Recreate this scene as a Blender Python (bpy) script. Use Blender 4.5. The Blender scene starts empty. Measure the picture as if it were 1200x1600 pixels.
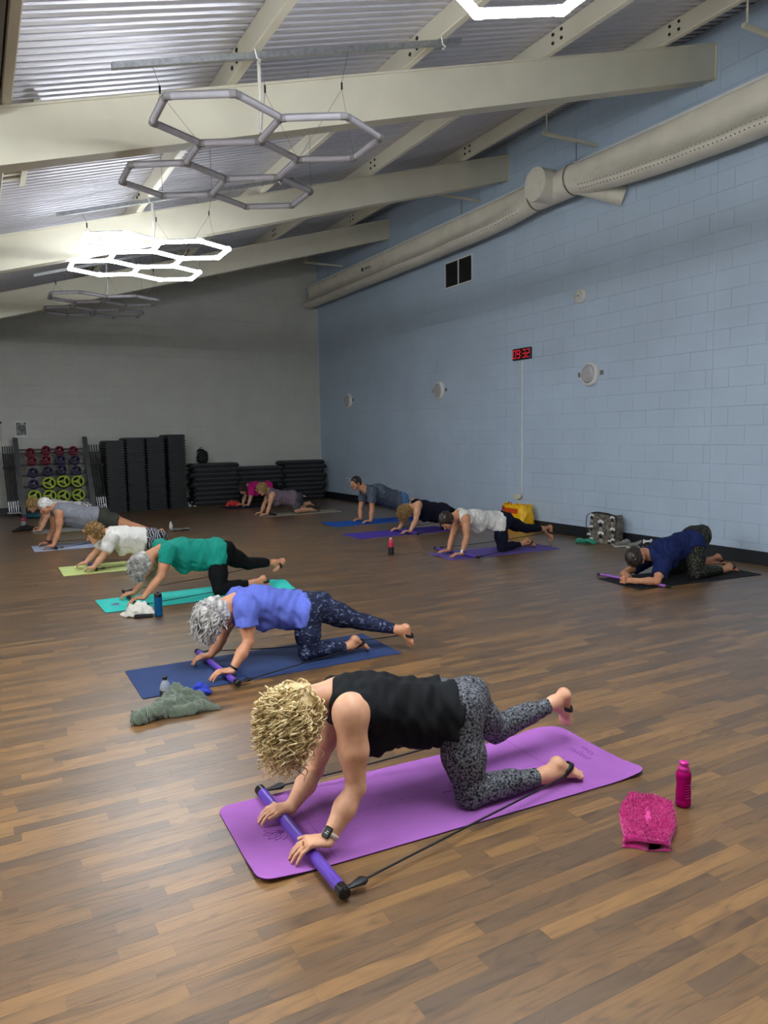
import bpy, math, random
import numpy as np
from mathutils import Vector, Matrix

random.seed(4); np.random.seed(4)
SC = bpy.context.scene
COL = SC.collection

# ------------------------------------------------------------------ camera, world, exposure
CAM_F, CAM_PITCH, CAM_YAW, CAM_ROLL, CAM_H = 1161.36, 0.1033, 0.5026, -0.0169, 1.5466
def camera_axes():
    cp, sp, cy, sy = math.cos(CAM_PITCH), math.sin(CAM_PITCH), math.cos(CAM_YAW), math.sin(CAM_YAW)
    fw = np.array([sy*cp, cy*cp, -sp]); rt = np.array([cy, -sy, 0.0]); up = np.cross(rt, fw)
    c, s = math.cos(CAM_ROLL), math.sin(CAM_ROLL)
    return c*rt + s*up, -s*rt + c*up, fw
CRT, CUP, CFW = camera_axes()
cam_data = bpy.data.cameras.new('camera')
cam_data.sensor_fit = 'VERTICAL'; cam_data.sensor_height = 36.0
cam_data.lens = CAM_F/1600.0*36.0
cam_data.clip_start = 0.05; cam_data.clip_end = 100
cam = bpy.data.objects.new('camera', cam_data); COL.objects.link(cam)
cam.matrix_world = Matrix(((CRT[0], CUP[0], -CFW[0], 0), (CRT[1], CUP[1], -CFW[1], 0), (CRT[2], CUP[2], -CFW[2], CAM_H), (0, 0, 0, 1)))
SC.camera = cam
def in_frame(x, y, z):
    d = np.array([x, y, z - CAM_H]); w = d @ CFW
    if w <= 0.1: return False, 0, 0
    u, v = 600 + CAM_F*(d @ CRT)/w, 800 - CAM_F*(d @ CUP)/w
    return (-40 < u < 1240 and -40 < v < 1640), w, 0

world = bpy.data.worlds.new('world'); SC.world = world; world.use_nodes = True
world.node_tree.nodes['Background'].inputs[0].default_value = (0.5, 0.55, 0.6, 1)
world.node_tree.nodes['Background'].inputs[1].default_value = 0.0     # closed hall: only its lamps light it
LAMP = 78.0
SC.view_settings.view_transform = 'Standard'
SC.view_settings.look = 'None'
SC.view_settings.gamma = 1.0
SC.view_settings.use_curve_mapping = False
SC.view_settings.exposure = 0.35
try: SC.cycles.max_bounces = 10; SC.cycles.diffuse_bounces = 5; SC.cycles.transmission_bounces = 10
except Exception: pass

# ------------------------------------------------------------------ helpers: colour and materials
def lin(r, g, b):
    f = lambda c: (c/255/12.92) if c/255 <= .04045 else ((c/255+.055)/1.055)**2.4
    return (f(r), f(g), f(b), 1.0)
class NT:
    def __init__(s, name):
        s.m = bpy.data.materials.new(name); s.m.use_nodes = True
        s.t = s.m.node_tree; s.b = s.t.nodes['Principled BSDF']
    def n(s, kind, **kw):
        nd = s.t.nodes.new(kind)
        for k, v in kw.items():
            if k.startswith('i_'):
                key = k[2:]; nd.inputs[int(key) if key.isdigit() else key.replace('_', ' ')].default_value = v
            else: setattr(nd, k, v)
        return nd
    def l(s, a, b): s.t.links.new(a, b)
    def ramp(s, fac, stops, interp='LINEAR'):
        r = s.n('ShaderNodeValToRGB'); r.color_ramp.interpolation = interp
        e = r.color_ramp.elements
        while len(e) < len(stops): e.new(0.5)
        for el, (p, c) in zip(e, stops): el.position = p; el.color = c
        s.l(fac, r.inputs[0]); return r
    def bump(s, h, strength, dist=0.01):
        b = s.n('ShaderNodeBump'); b.inputs['Strength'].default_value = strength; b.inputs['Distance'].default_value = dist
        s.l(h, b.inputs['Height']); s.l(b.outputs[0], s.b.inputs['Normal']); return b
def plain(name, rgb, rough=.5, metal=0.0, spec=.5, noise=None, bump=None, alpha=None, sheen=0):
    t = NT(name); c = lin(*rgb)
    t.b.inputs['Base Color'].default_value = c; t.b.inputs['Roughness'].default_value = rough
    t.b.inputs['Metallic'].default_value = metal; t.b.inputs['Specular IOR Level'].default_value = spec
    if sheen: t.b.inputs['Sheen Weight'].default_value = sheen
    geo = t.n('ShaderNodeNewGeometry')
    if noise is None: noise = (14, .06)
    nz = t.n('ShaderNodeTexNoise'); nz.inputs['Scale'].default_value = noise[0]; nz.inputs['Detail'].default_value = 4
    t.l(geo.outputs['Position'], nz.inputs['Vector'])
    k = noise[1]
    r = t.ramp(nz.outputs['Fac'], [(.3, tuple(max(0, x*(1-k)) for x in c[:3])+(1,)), (.7, tuple(min(1, x*(1+k)) for x in c[:3])+(1,))])
    t.l(r.outputs[0], t.b.inputs['Base Color'])
    if bump:
        nb = t.n('ShaderNodeTexNoise'); nb.inputs['Scale'].default_value = bump[0]; nb.inputs['Detail'].default_value = 3
        t.l(geo.outputs['Position'], nb.inputs['Vector']); t.bump(nb.outputs['Fac'], bump[1], bump[2] if len(bump) > 2 else .005)
    return t.m
def pattern(name, kind, c1, c2, scale, rough=.7, lo=.45, hi=.55, c3=None, stretch=(1, 1, 1)):
    t = NT(name); t.b.inputs['Roughness'].default_value = rough; t.b.inputs['Specular IOR Level'].default_value = .25
    geo = t.n('ShaderNodeNewGeometry'); mp = t.n('ShaderNodeMapping'); mp.inputs['Scale'].default_value = stretch
    t.l(geo.outputs['Position'], mp.inputs[0])
    if kind == 'noise':
        x = t.n('ShaderNodeTexNoise'); x.inputs['Scale'].default_value = scale; x.inputs['Detail'].default_value = 3; x.inputs['Distortion'].default_value = .8; o = x.outputs['Fac']
    elif kind == 'voronoi':
        x = t.n('ShaderNodeTexVoronoi'); x.inputs['Scale'].default_value = scale; o = x.outputs['Distance']
    else:
        x = t.n('ShaderNodeTexWave'); x.inputs['Scale'].default_value = scale; x.inputs['Distortion'].default_value = 9; x.inputs['Detail'].default_value = 2; x.inputs['Detail Scale'].default_value = 1.2; o = x.outputs['Fac']
    t.l(mp.outputs[0], x.inputs['Vector'])
    st = [(lo, lin(*c1)), (hi, lin(*c2))]
    if c3: st.append((min(1, hi+.15), lin(*c3)))
    r = t.ramp(o, st); t.l(r.outputs[0], t.b.inputs['Base Color'])
    return t.m
def emit(name, rgb, strength):
    t = NT(name); t.b.inputs['Base Color'].default_value = lin(*rgb)
    t.b.inputs['Emission Color'].default_value = lin(*rgb); t.b.inputs['Emission Strength'].default_value = strength
    return t.m

# ------------------------------------------------------------------ helpers: meshes and objects
class MB:
    """collects vertices and faces, then links them as one mesh object"""
    def __init__(s): s.v = []; s.f = []; s.sm = []
    def add(s, vs, fs, smooth=False):
        o = len(s.v); s.v += [tuple(map(float, p)) for p in vs]; s.f += [tuple(i+o for i in f) for f in fs]; s.sm += [smooth]*len(fs); return s
    def box(s, lo, hi, M=None):
        x0, y0, z0 = lo; x1, y1, z1 = hi
        vs = [(x0,y0,z0),(x1,y0,z0),(x1,y1,z0),(x0,y1,z0),(x0,y0,z1),(x1,y0,z1),(x1,y1,z1),(x0,y1,z1)]
        if M is not None: vs = [M @ Vector(p) for p in vs]
        return s.add(vs, [(3,2,1,0),(4,5,6,7),(0,1,5,4),(1,2,6,5),(2,3,7,6),(3,0,4,7)])
    def bbox(s, lo, hi, b=.005, M=None):
        """box with chamfered edges"""
        lo = np.array(lo, float); hi = np.array(hi, float); b = min(b, float(min(hi-lo))*.45)
        c, h = (lo+hi)/2, (hi-lo)/2; vs = []; idx = {}
        for ax in range(3):
            for sx in (-1, 1):
                for sy in (-1, 1):
                    for sz in (-1, 1):
                        sg = np.array([sx, sy, sz]); p = h - b; p = p.copy(); p[ax] = h[ax]
                        idx[(ax, sx, sy, sz)] = len(vs); vs.append(c + sg*p)
        fs = []
        for ax in range(3):
            a1, a2 = [a for a in range(3) if a != ax]
            for sg in (-1, 1):
                q = []
                for u, w in ((-1,-1),(1,-1),(1,1),(-1,1)):
                    k = [0,0,0]; k[ax] = sg; k[a1] = u; k[a2] = w; q.append(idx[(ax, *k)])
                fs.append(q)
        for e in range(3):
            a1, a2 = [a for a in range(3) if a != e]
            for u in (-1, 1):
                for w in (-1, 1):
                    q = []
                    for ax, t in ((a1,-1),(a1,1),(a2,1),(a2,-1)):
                        k = [0,0,0]; k[a1] = u; k[a2] = w; k[e] = t; q.append(idx[(ax, *k)])
                    fs.append(q)
        for sx in (-1,1):
            for sy in (-1,1):
                for sz in (-1,1): fs.append([idx[(a,sx,sy,sz)] for a in range(3)])
        out = []
        for f in fs:
            p = [vs[i] for i in f]; n = np.cross(p[1]-p[0], p[2]-p[0])
            out.append(tuple(f) if n @ (sum(p)/len(p)-c) > 0 else tuple(f[::-1]))
        if M is not None: vs = [M @ Vector(p) for p in vs]
        return s.add(vs, out)
    def cyl(s, a, b, r0, r1=None, n=16, caps=True, smooth=True):
        a, b = np.array(a, float), np.array(b, float); r1 = r0 if r1 is None else r1
        d = b-a; d /= max(1e-9, np.linalg.norm(d)); t = np.array([0,0,1.]) if abs(d[2]) < .9 else np.array([1.,0,0])
        u = np.cross(t, d); u /= np.linalg.norm(u); w = np.cross(d, u); vs = []
        for p, r in ((a, r0), (b, r1)):
            for i in range(n):
                an = 2*math.pi*i/n; vs.append(p + r*(math.cos(an)*u + math.sin(an)*w))
        s.add(vs, [(i, (i+1) % n, n+(i+1) % n, n+i) for i in range(n)], smooth)
        if caps: s.add(vs, [tuple(range(n))[::-1], tuple(range(n, 2*n))])
        return s
    def tube(s, pts, r, n=8, closed=False, flat=None):
        pts = np.array(pts, float); m = len(pts)
        tan = np.gradient(pts, axis=0) if not closed else np.roll(pts, -1, 0)-np.roll(pts, 1, 0)
        tan /= np.linalg.norm(tan, axis=1)[:, None]+1e-12
        ref = np.array([0,0,1.]) if np.mean(np.abs(tan[:, 2])) < .8 else np.array([1.,0,0]); vs = []
        rr = np.broadcast_to(np.array(r, float), (m,))
        for i in range(m):
            u = np.cross(ref, tan[i]); nu = np.linalg.norm(u); u = u/nu if nu > 1e-6 else np.array([1.,0,0]); w = np.cross(tan[i], u)
            for k in range(n):
                an = 2*math.pi*k/n; fl = flat if flat else 1.0
                vs.append(pts[i] + rr[i]*(math.cos(an)*u + fl*math.sin(an)*w))
        fs = []
        for i in range(m if closed else m-1):
            j = (i+1) % m
            fs += [(i*n+k, i*n+(k+1) % n, j*n+(k+1) % n, j*n+k) for k in range(n)]
        s.add(vs, fs, True)
        if not closed: s.add(vs[:n], [tuple(range(n))[::-1]]); s.add(vs[-n:], [tuple(range(n))])
        return s
    def lathe(s, c, prof, n=24, M=None, axis='z', caps=True):
        vs = []
        for r, z in prof:
            for i in range(n):
                an = 2*math.pi*i/n; p = (r*math.cos(an), r*math.sin(an), z)
                if axis == 'x': p = (z, r*math.cos(an), r*math.sin(an))
                if axis == 'y': p = (r*math.sin(an), z, r*math.cos(an))
                if M is not None: p = M @ Vector(p)
                vs.append((p[0]+c[0], p[1]+c[1], p[2]+c[2]))
        m = len(prof)
        s.add(vs, [(j*n+i, j*n+(i+1) % n, (j+1)*n+(i+1) % n, (j+1)*n+i) for j in range(m-1) for i in range(n)], True)
        return s.add(vs, [tuple(range(n))[::-1], tuple(range((m-1)*n, m*n))]) if caps else s
    def prism(s, poly, ext):
        """poly: list of 3D points, ext: extrusion vector"""
        n = len(poly); e = np.array(ext, float); a = [np.array(p, float) for p in poly]
        return s.add(a + [p+e for p in a], [tuple(range(n))[::-1], tuple(range(n, 2*n))] + [(i, (i+1) % n, n+(i+1) % n, n+i) for i in range(n)])
    def grid(s, P, smooth=True):
        P = np.array(P, float); a, b = P.shape[:2]
        return s.add(P.reshape(-1, 3), [(i*b+j, i*b+j+1, (i+1)*b+j+1, (i+1)*b+j) for i in range(a-1) for j in range(b-1)], smooth)
    def build(s, name, mat, parent=None, at=None):
        me = bpy.data.meshes.new(name); org = origin_of(parent) if parent else np.array(at if at is not None else (0, 0, 0), float)
        me.from_pydata([tuple(np.array(p)-org) for p in s.v], [], s.f); me.materials.append(mat)
        me.polygons.foreach_set('use_smooth', s.sm)
        me.validate(); me.update()
        return link(name, me, parent, org)
def origin_of(o):
    p = np.zeros(3)
    while o is not None: p += np.array(o.location); o = o.parent
    return p
def link(name, me, parent, org):
    o = bpy.data.objects.new(name, me); COL.objects.link(o)
    if parent is not None: o.parent = parent
    else: o.location = org
    return o
def tag(o, label=None, cat=None, group=None, kind=None):
    if label: o['label'] = label
    if cat: o['category'] = cat
    if group: o['group'] = group
    if kind: o['kind'] = kind
    return o
def thing(name, label, cat, loc, group=None):
    o = bpy.data.objects.new(name, None); COL.objects.link(o); o.location = loc; o.empty_display_size = .1
    return tag(o, label, cat, group)
def copy_tree(o, parent=None):
    c = o.copy(); COL.objects.link(c)
    if parent is not None: c.parent = parent
    for ch in list(o.children): copy_tree(ch, c)
    return c
def np_mesh(name, V, Q, mat, parent=None, smooth=True, org=None):
    o = origin_of(parent) if parent is not None else np.array(org if org is not None else (0,0,0), float)
    me = bpy.data.meshes.new(name); V = np.ascontiguousarray(V-o, dtype=np.float32); Q = np.ascontiguousarray(Q, dtype=np.int32)
    k = Q.shape[1]
    me.vertices.add(len(V)); me.vertices.foreach_set('co', V.ravel())
    me.loops.add(Q.size); me.loops.foreach_set('vertex_index', Q.ravel())
    me.polygons.add(len(Q)); me.polygons.foreach_set('loop_start', np.arange(0, Q.size, k, dtype=np.int32))
    me.polygons.foreach_set('use_smooth', np.full(len(Q), smooth))
    me.update(calc_edges=True); me.validate(); me.materials.append(mat)
    return link(name, me, parent, o)

# ------------------------------------------------------------------ helpers: blended volumes (bodies, cloth)
class Field:
    def __init__(s, lo, hi, h):
        s.lo = np.array(lo, float); s.h = h
        s.n = np.ceil((np.array(hi)-s.lo)/h).astype(int)+1
        s.f = np.full(tuple(s.n), 1.0, np.float32)
        s.ax = [(s.lo[i]+h*np.arange(s.n[i])).astype(np.float32) for i in range(3)]
    def sub(s, lo, hi):
        i0 = np.maximum(0, np.floor((np.array(lo)-s.lo)/s.h).astype(int)); i1 = np.minimum(s.n, np.ceil((np.array(hi)-s.lo)/s.h).astype(int)+1)
        if np.any(i1 <= i0): return None
        sl = tuple(slice(a, b) for a, b in zip(i0, i1))
        g = np.meshgrid(*[s.ax[i][sl[i]] for i in range(3)], indexing='ij', sparse=True)
        return sl, g
    def put(s, bb, fn, k, op='u', clip=()):
        pad = k+3*s.h; r = s.sub(np.array(bb[0])-pad, np.array(bb[1])+pad)
        if r is None: return
        sl, g = r; d = fn(*g)
        for o, n in clip:
            d = np.maximum(d, (g[0]-o[0])*n[0]+(g[1]-o[1])*n[1]+(g[2]-o[2])*n[2])
        a = s.f[sl]
        if op == 'u':
            if k > 0:
                hh = np.maximum(k-np.abs(a-d), 0)/k; s.f[sl] = np.minimum(a, d)-hh*hh*k*.25
            else: s.f[sl] = np.minimum(a, d)
        elif op == 's':
            d = -d
            if k > 0:
                hh = np.maximum(k-np.abs(a-d), 0)/k; s.f[sl] = np.maximum(a, d)+hh*hh*k*.25
            else: s.f[sl] = np.maximum(a, d)
    def cap(s, a, b, ra, rb=None, k=.02, side=None, sc=1.0, op='u', clip=()):
        a, b = np.array(a, float), np.array(b, float); rb = ra if rb is None else rb; ba = b-a
        if side is not None:
            side = np.array(side)/np.linalg.norm(side); q = 1-1/sc; ba2 = ba - side*(ba @ side)*q
        else: ba2 = ba
        L2 = float(ba2 @ ba2)+1e-12
        def fn(X, Y, Z):
            x, y, z = X-np.float32(a[0]), Y-np.float32(a[1]), Z-np.float32(a[2])
            if side is not None:
                c = (x*side[0]+y*side[1]+z*side[2])*q; x = x-side[0]*c; y = y-side[1]*c; z = z-side[2]*c
            t = np.clip((x*ba2[0]+y*ba2[1]+z*ba2[2])/L2, 0, 1)
            x = x-t*ba2[0]; y = y-t*ba2[1]; z = z-t*ba2[2]
            return (np.sqrt(x*x+y*y+z*z) - (ra+(rb-ra)*t)).astype(np.float32)
        R = max(ra, rb)*max(1, sc if side is not None else 1)
        s.put((np.minimum(a, b)-R, np.maximum(a, b)+R), fn, k, op, clip)
    def ell(s, c, axes, r, k=.02, op='u', clip=()):
        c = np.array(c, float); A = np.array(axes, float); A = A/np.linalg.norm(A, axis=1)[:, None]; r = np.array(r, float)
        def fn(X, Y, Z):
            x, y, z = X-c[0], Y-c[1], Z-c[2]; k0 = 0; k1 = 0
            for i in range(3):
                p = x*A[i, 0]+y*A[i, 1]+z*A[i, 2]; k0 = k0+(p/r[i])**2; k1 = k1+(p/r[i]**2)**2
            k0 = np.sqrt(k0); k1 = np.sqrt(k1)+1e-9
            return (k0*(k0-1)/k1).astype(np.float32)
        R = np.sqrt(((A*r[:, None])**2).sum(0))
        s.put((c-R, c+R), fn, k, op, clip)
    def warp(s, amp, scales, seed=0, band=.05, stretch=(1, 1, 1)):
        """wrinkles: sum of slanted waves added to the field near the surface"""
        rg = np.random.RandomState(seed); X, Y, Z = np.meshgrid(*s.ax, indexing='ij', sparse=True); w = 0
        for sc in scales:
            for _ in range(3):
                d = rg.normal(size=3)*np.array(stretch); d = d/np.linalg.norm(d)*2*math.pi/sc; ph = rg.rand()*6.28
                e = rg.normal(size=3)*9
                w = w + np.sin(X*d[0]+Y*d[1]+Z*d[2]+ph+1.2*np.sin(X*e[0]+Y*e[1]+Z*e[2]))*sc
        s.f = s.f + (w*(amp/(sum(scales)*1.7))).astype(np.float32)
    def clip(s, o, n):
        X, Y, Z = np.meshgrid(*s.ax, indexing='ij', sparse=True)
        s.f = np.maximum(s.f, ((X-o[0])*n[0]+(Y-o[1])*n[1]+(Z-o[2])*n[2]).astype(np.float32))
    def mesh(s):
        f = s.f; ins = f < 0
        cnt = np.zeros(tuple(np.array(f.shape)-1), np.uint8)
        for i in (0, 1):
            for j in (0, 1):
                for k in (0, 1): cnt += ins[i:f.shape[0]-1+i, j:f.shape[1]-1+j, k:f.shape[2]-1+k]
        act = (cnt > 0) & (cnt < 8); cells = np.argwhere(act)
        idx = np.full(act.shape, -1, np.int32); idx[act] = np.arange(len(cells), dtype=np.int32)
        acc = np.zeros((len(cells), 3)); num = np.zeros(len(cells))
        C8 = [(i, j, k) for i in (0, 1) for j in (0, 1) for k in (0, 1)]
        for a in C8:
            for ax in range(3):
                if a[ax]: continue
                b = list(a); b[ax] = 1
                ca, cb = cells+np.array(a), cells+np.array(b)
                fa = f[ca[:, 0], ca[:, 1], ca[:, 2]]; fb = f[cb[:, 0], cb[:, 1], cb[:, 2]]
                m = (fa < 0) != (fb < 0); t = np.where(m, fa/np.where(m, fa-fb, 1), 0)
                p = np.repeat(np.array(a, float)[None], len(cells), 0); p[:, ax] += t
                acc += p*m[:, None]; num += m
        V = s.lo+(cells+acc/num[:, None])*s.h
        quads = []
        for ax in range(3):
            o1, o2 = [(1, 2), (2, 0), (0, 1)][ax]
            sl0 = [slice(1, -1)]*3; sl1 = [slice(1, -1)]*3; sl0[ax] = slice(0, -1); sl1[ax] = slice(1, None)
            e = np.argwhere(ins[tuple(sl0)] != ins[tuple(sl1)])
            off = np.ones(3, int); off[ax] = 0; e = e+off
            inside = ins[e[:, 0], e[:, 1], e[:, 2]]
            d1 = np.zeros(3, int); d1[o1] = 1; d2 = np.zeros(3, int); d2[o2] = 1
            g = lambda q: idx[q[:, 0], q[:, 1], q[:, 2]]
            Q = np.stack([g(e-d1-d2), g(e-d2), g(e), g(e-d1)], 1)
            Q[~inside] = Q[~inside][:, ::-1]; quads.append(Q)
        return V, np.concatenate(quads)
    def build(s, name, mat, parent=None, org=None):
        V, Q = s.mesh(); return np_mesh(name, V, Q, mat, parent, True, org)
def unit(v): v = np.array(v, float); return v/(np.linalg.norm(v)+1e-12)
# ------------------------------------------------------------------ room dimensions (metres)
XW, YW = 7.79, 17.46                # blue wall plane, grey back wall plane
XL, YN = -4.0, -2.5                 # walls behind / left of the camera
SLOPE = 0.28
def ztop(x): return 5.965 + SLOPE*(x-XW)      # top of the rafters
def zdeck(x): return ztop(x) + 0.20           # underside of the roof deck
BEAMS_Y = (6.12, 9.92, 13.85, 2.3)
PURLINS_X = (0.36, 2.0, 3.62, 5.25, 6.88)

# ------------------------------------------------------------------ materials of the room
def wood_material():
    t = NT('floor_vinyl'); g = t.n('ShaderNodeNewGeometry'); at = t.n('ShaderNodeAttribute'); at.attribute_name = 'tone'
    sep = t.n('ShaderNodeSeparateColor'); t.l(at.outputs['Color'], sep.inputs[0])
    off = t.n('ShaderNodeVectorMath', operation='SCALE'); off.inputs['Scale'].default_value = 37.0; t.l(at.outputs['Vector'], off.inputs[0])
    pos = t.n('ShaderNodeVectorMath', operation='ADD'); t.l(g.outputs['Position'], pos.inputs[0]); t.l(off.outputs[0], pos.inputs[1])
    m1 = t.n('ShaderNodeMapping'); m1.inputs['Scale'].default_value = (2.2, 26, 1); t.l(pos.outputs[0], m1.inputs[0])
    n1 = t.n('ShaderNodeTexNoise'); n1.inputs['Scale'].default_value = 1.0; n1.inputs['Detail'].default_value = 6; n1.inputs['Distortion'].default_value = 1.6; t.l(m1.outputs[0], n1.inputs['Vector'])
    m2 = t.n('ShaderNodeMapping'); m2.inputs['Scale'].default_value = (1.1, 6.5, 1); t.l(pos.outputs[0], m2.inputs[0])
    w = t.n('ShaderNodeTexNoise'); w.inputs['Scale'].default_value = 1.5; w.inputs['Detail'].default_value = 1; w.inputs['Distortion'].default_value = .7; t.l(m2.outputs[0], w.inputs['Vector'])
    ws = t.n('ShaderNodeMath', operation='MULTIPLY'); ws.inputs[1].default_value = 17; t.l(w.outputs['Fac'], ws.inputs[0])
    wf = t.n('ShaderNodeMath', operation='PINGPONG'); wf.inputs[1].default_value = 1.0; t.l(ws.outputs[0], wf.inputs[0])
    mx = t.n('ShaderNodeMath', operation='MULTIPLY_ADD'); mx.inputs[1].default_value = .34; t.l(wf.outputs[0], mx.inputs[0]); t.l(n1.outputs['Fac'], mx.inputs[2])
    base = t.ramp(sep.outputs[0], [(0, lin(90, 68, 44)), (.45, lin(108, 79, 47)), (.75, lin(124, 91, 51)), (1, lin(138, 101, 56))])
    dark = t.ramp(mx.outputs[0], [(.36, (.52, .50, .48, 1)), (.60, (.94, .94, .94, 1)), (.9, (1.14, 1.14, 1.14, 1))])
    mul = t.n('ShaderNodeMix', data_type='RGBA', blend_type='MULTIPLY'); mul.inputs[0].default_value = 1
    t.l(base.outputs[0], mul.inputs[6]); t.l(dark.outputs[0], mul.inputs[7]); t.l(mul.outputs[2], t.b.inputs['Base Color'])
    t.b.inputs['Roughness'].default_value = .42; t.b.inputs['Specular IOR Level'].default_value = .6; t.b.inputs['Coat Weight'].default_value = .75; t.b.inputs['Coat Roughness'].default_value = .33; t.b.inputs['Coat IOR'].default_value = 1.5
    nb = t.n('ShaderNodeTexNoise'); nb.inputs['Scale'].default_value = 210; nb.inputs['Detail'].default_value = 2; t.l(g.outputs['Position'], nb.inputs['Vector'])
    t.bump(nb.outputs['Fac'], .34, .003)
    return t.m
def painted_block(name, rgb):
    t = NT(name); g = t.n('ShaderNodeNewGeometry'); c = lin(*rgb)
    n = t.n('ShaderNodeTexNoise'); n.inputs['Scale'].default_value = 1.6; n.inputs['Detail'].default_value = 5; t.l(g.outputs['Position'], n.inputs['Vector'])
    r = t.ramp(n.outputs['Fac'], [(.3, tuple(x*.95 for x in c[:3])+(1,)), (.7, tuple(min(1, x*1.04) for x in c[:3])+(1,))]); t.l(r.outputs[0], t.b.inputs['Base Color'])
    t.b.inputs['Roughness'].default_value = .48; t.b.inputs['Specular IOR Level'].default_value = .4
    nb = t.n('ShaderNodeTexNoise'); nb.inputs['Scale'].default_value = 75; nb.inputs['Detail'].default_value = 3; t.l(g.outputs['Position'], nb.inputs['Vector']); t.bump(nb.outputs['Fac'], .14, .004)
    return t.m
M_FLOOR = wood_material()
M_BLUE = painted_block('blue_paint', (184, 202, 220)); M_GREY = painted_block('grey_paint', (200, 200, 191))
M_SKIRT = plain('dark_skirting', (30, 34, 40), .45)
M_STEEL = plain('cream_paint', (216, 211, 190), .5, noise=(3, .04))
M_DECK = plain('roof_deck_paint', (205, 204, 212), .36, metal=.3, noise=(1.2, .08))
M_DARKBOX = plain('dark_bulkhead', (74, 66, 56), .7)
M_GALV = plain('galvanised_steel', (160, 163, 166), .38, metal=.8, noise=(30, .2))
M_WHITE = plain('white_plastic', (226, 226, 222), .35)
M_BLACK = plain('black_rubber', (16, 16, 18), .55)
M_BLACKGLOSS = plain('black_plastic', (14, 14, 16), .3)
M_WELD = plain('vinyl_weld', (128, 104, 76), .4)

# ------------------------------------------------------------------ floor: printed planks laid as strips along x
def build_floor():
    fl = MB().box((XL, YN, -.12), (XW+.1, YW+.1, -.004)).build('floor', M_SKIRT); tag(fl, kind='structure')
    rg = random.Random(11); W = .064; planks = []
    y = -1.0; row = 0
    while y < YW:
        x = XL if y > 9 else -1.2
        x += -rg.random()*.5
        while x < XW:
            L = rg.choice((.24, .32, .40, .48, .56)); planks.append((x, min(x+L, XW), y, min(y+W, YW), rg.random(), rg.random(), rg.random())); x += L
        y += W; row += 1
    scored = []
    for p in planks:
        ok, w, _ = in_frame((p[0]+p[1])/2, (p[2]+p[3])/2, 0)
        scored.append(w if ok else 99+w)
    order = np.argsort(scored)
    near = set(order[:298].tolist())
    def vf(p):
        x0, x1, y0, y1 = p[:4]; e = .0003; b = -.0009
        vs = [(x0+e, y0+e, 0), (x1-e, y0+e, 0), (x1-e, y1-e, 0), (x0+e, y1-e, 0), (x0, y0, b), (x1, y0, b), (x1, y1, b), (x0, y1, b)]
        return vs, [(0,1,2,3), (4,5,1,0), (5,6,2,1), (6,7,3,2), (7,4,0,3), (7,6,5,4)]
    def mk(name, ps):
        V, F, T = [], [], []
        for p in ps:
            v, f = vf(p); o = len(V); V += v; F += [tuple(i+o for i in q) for q in f]; T += [(p[4], p[5], p[6], 1)]*8
        me = bpy.data.meshes.new(name); me.from_pydata(V, [], F); me.materials.append(M_FLOOR)
        at = me.color_attributes.new('tone', 'FLOAT_COLOR', 'POINT'); at.data.foreach_set('color', np.array(T, np.float32).ravel())
        me.update(); return link(name, me, fl, np.zeros(3))
    for i in order[:298]: mk('plank', [planks[i]])
    rest = mk('far_planks', [p for i, p in enumerate(planks) if i not in near]); tag(rest, kind='stuff')
    for yy in (2.02, 3.39, 4.76, 6.13, 7.5):
        MB().box((-1.2, yy-.0018, -.003), (XW, yy+.0018, .0004)).build('weld_seam', M_WELD, fl)
build_floor()

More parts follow.
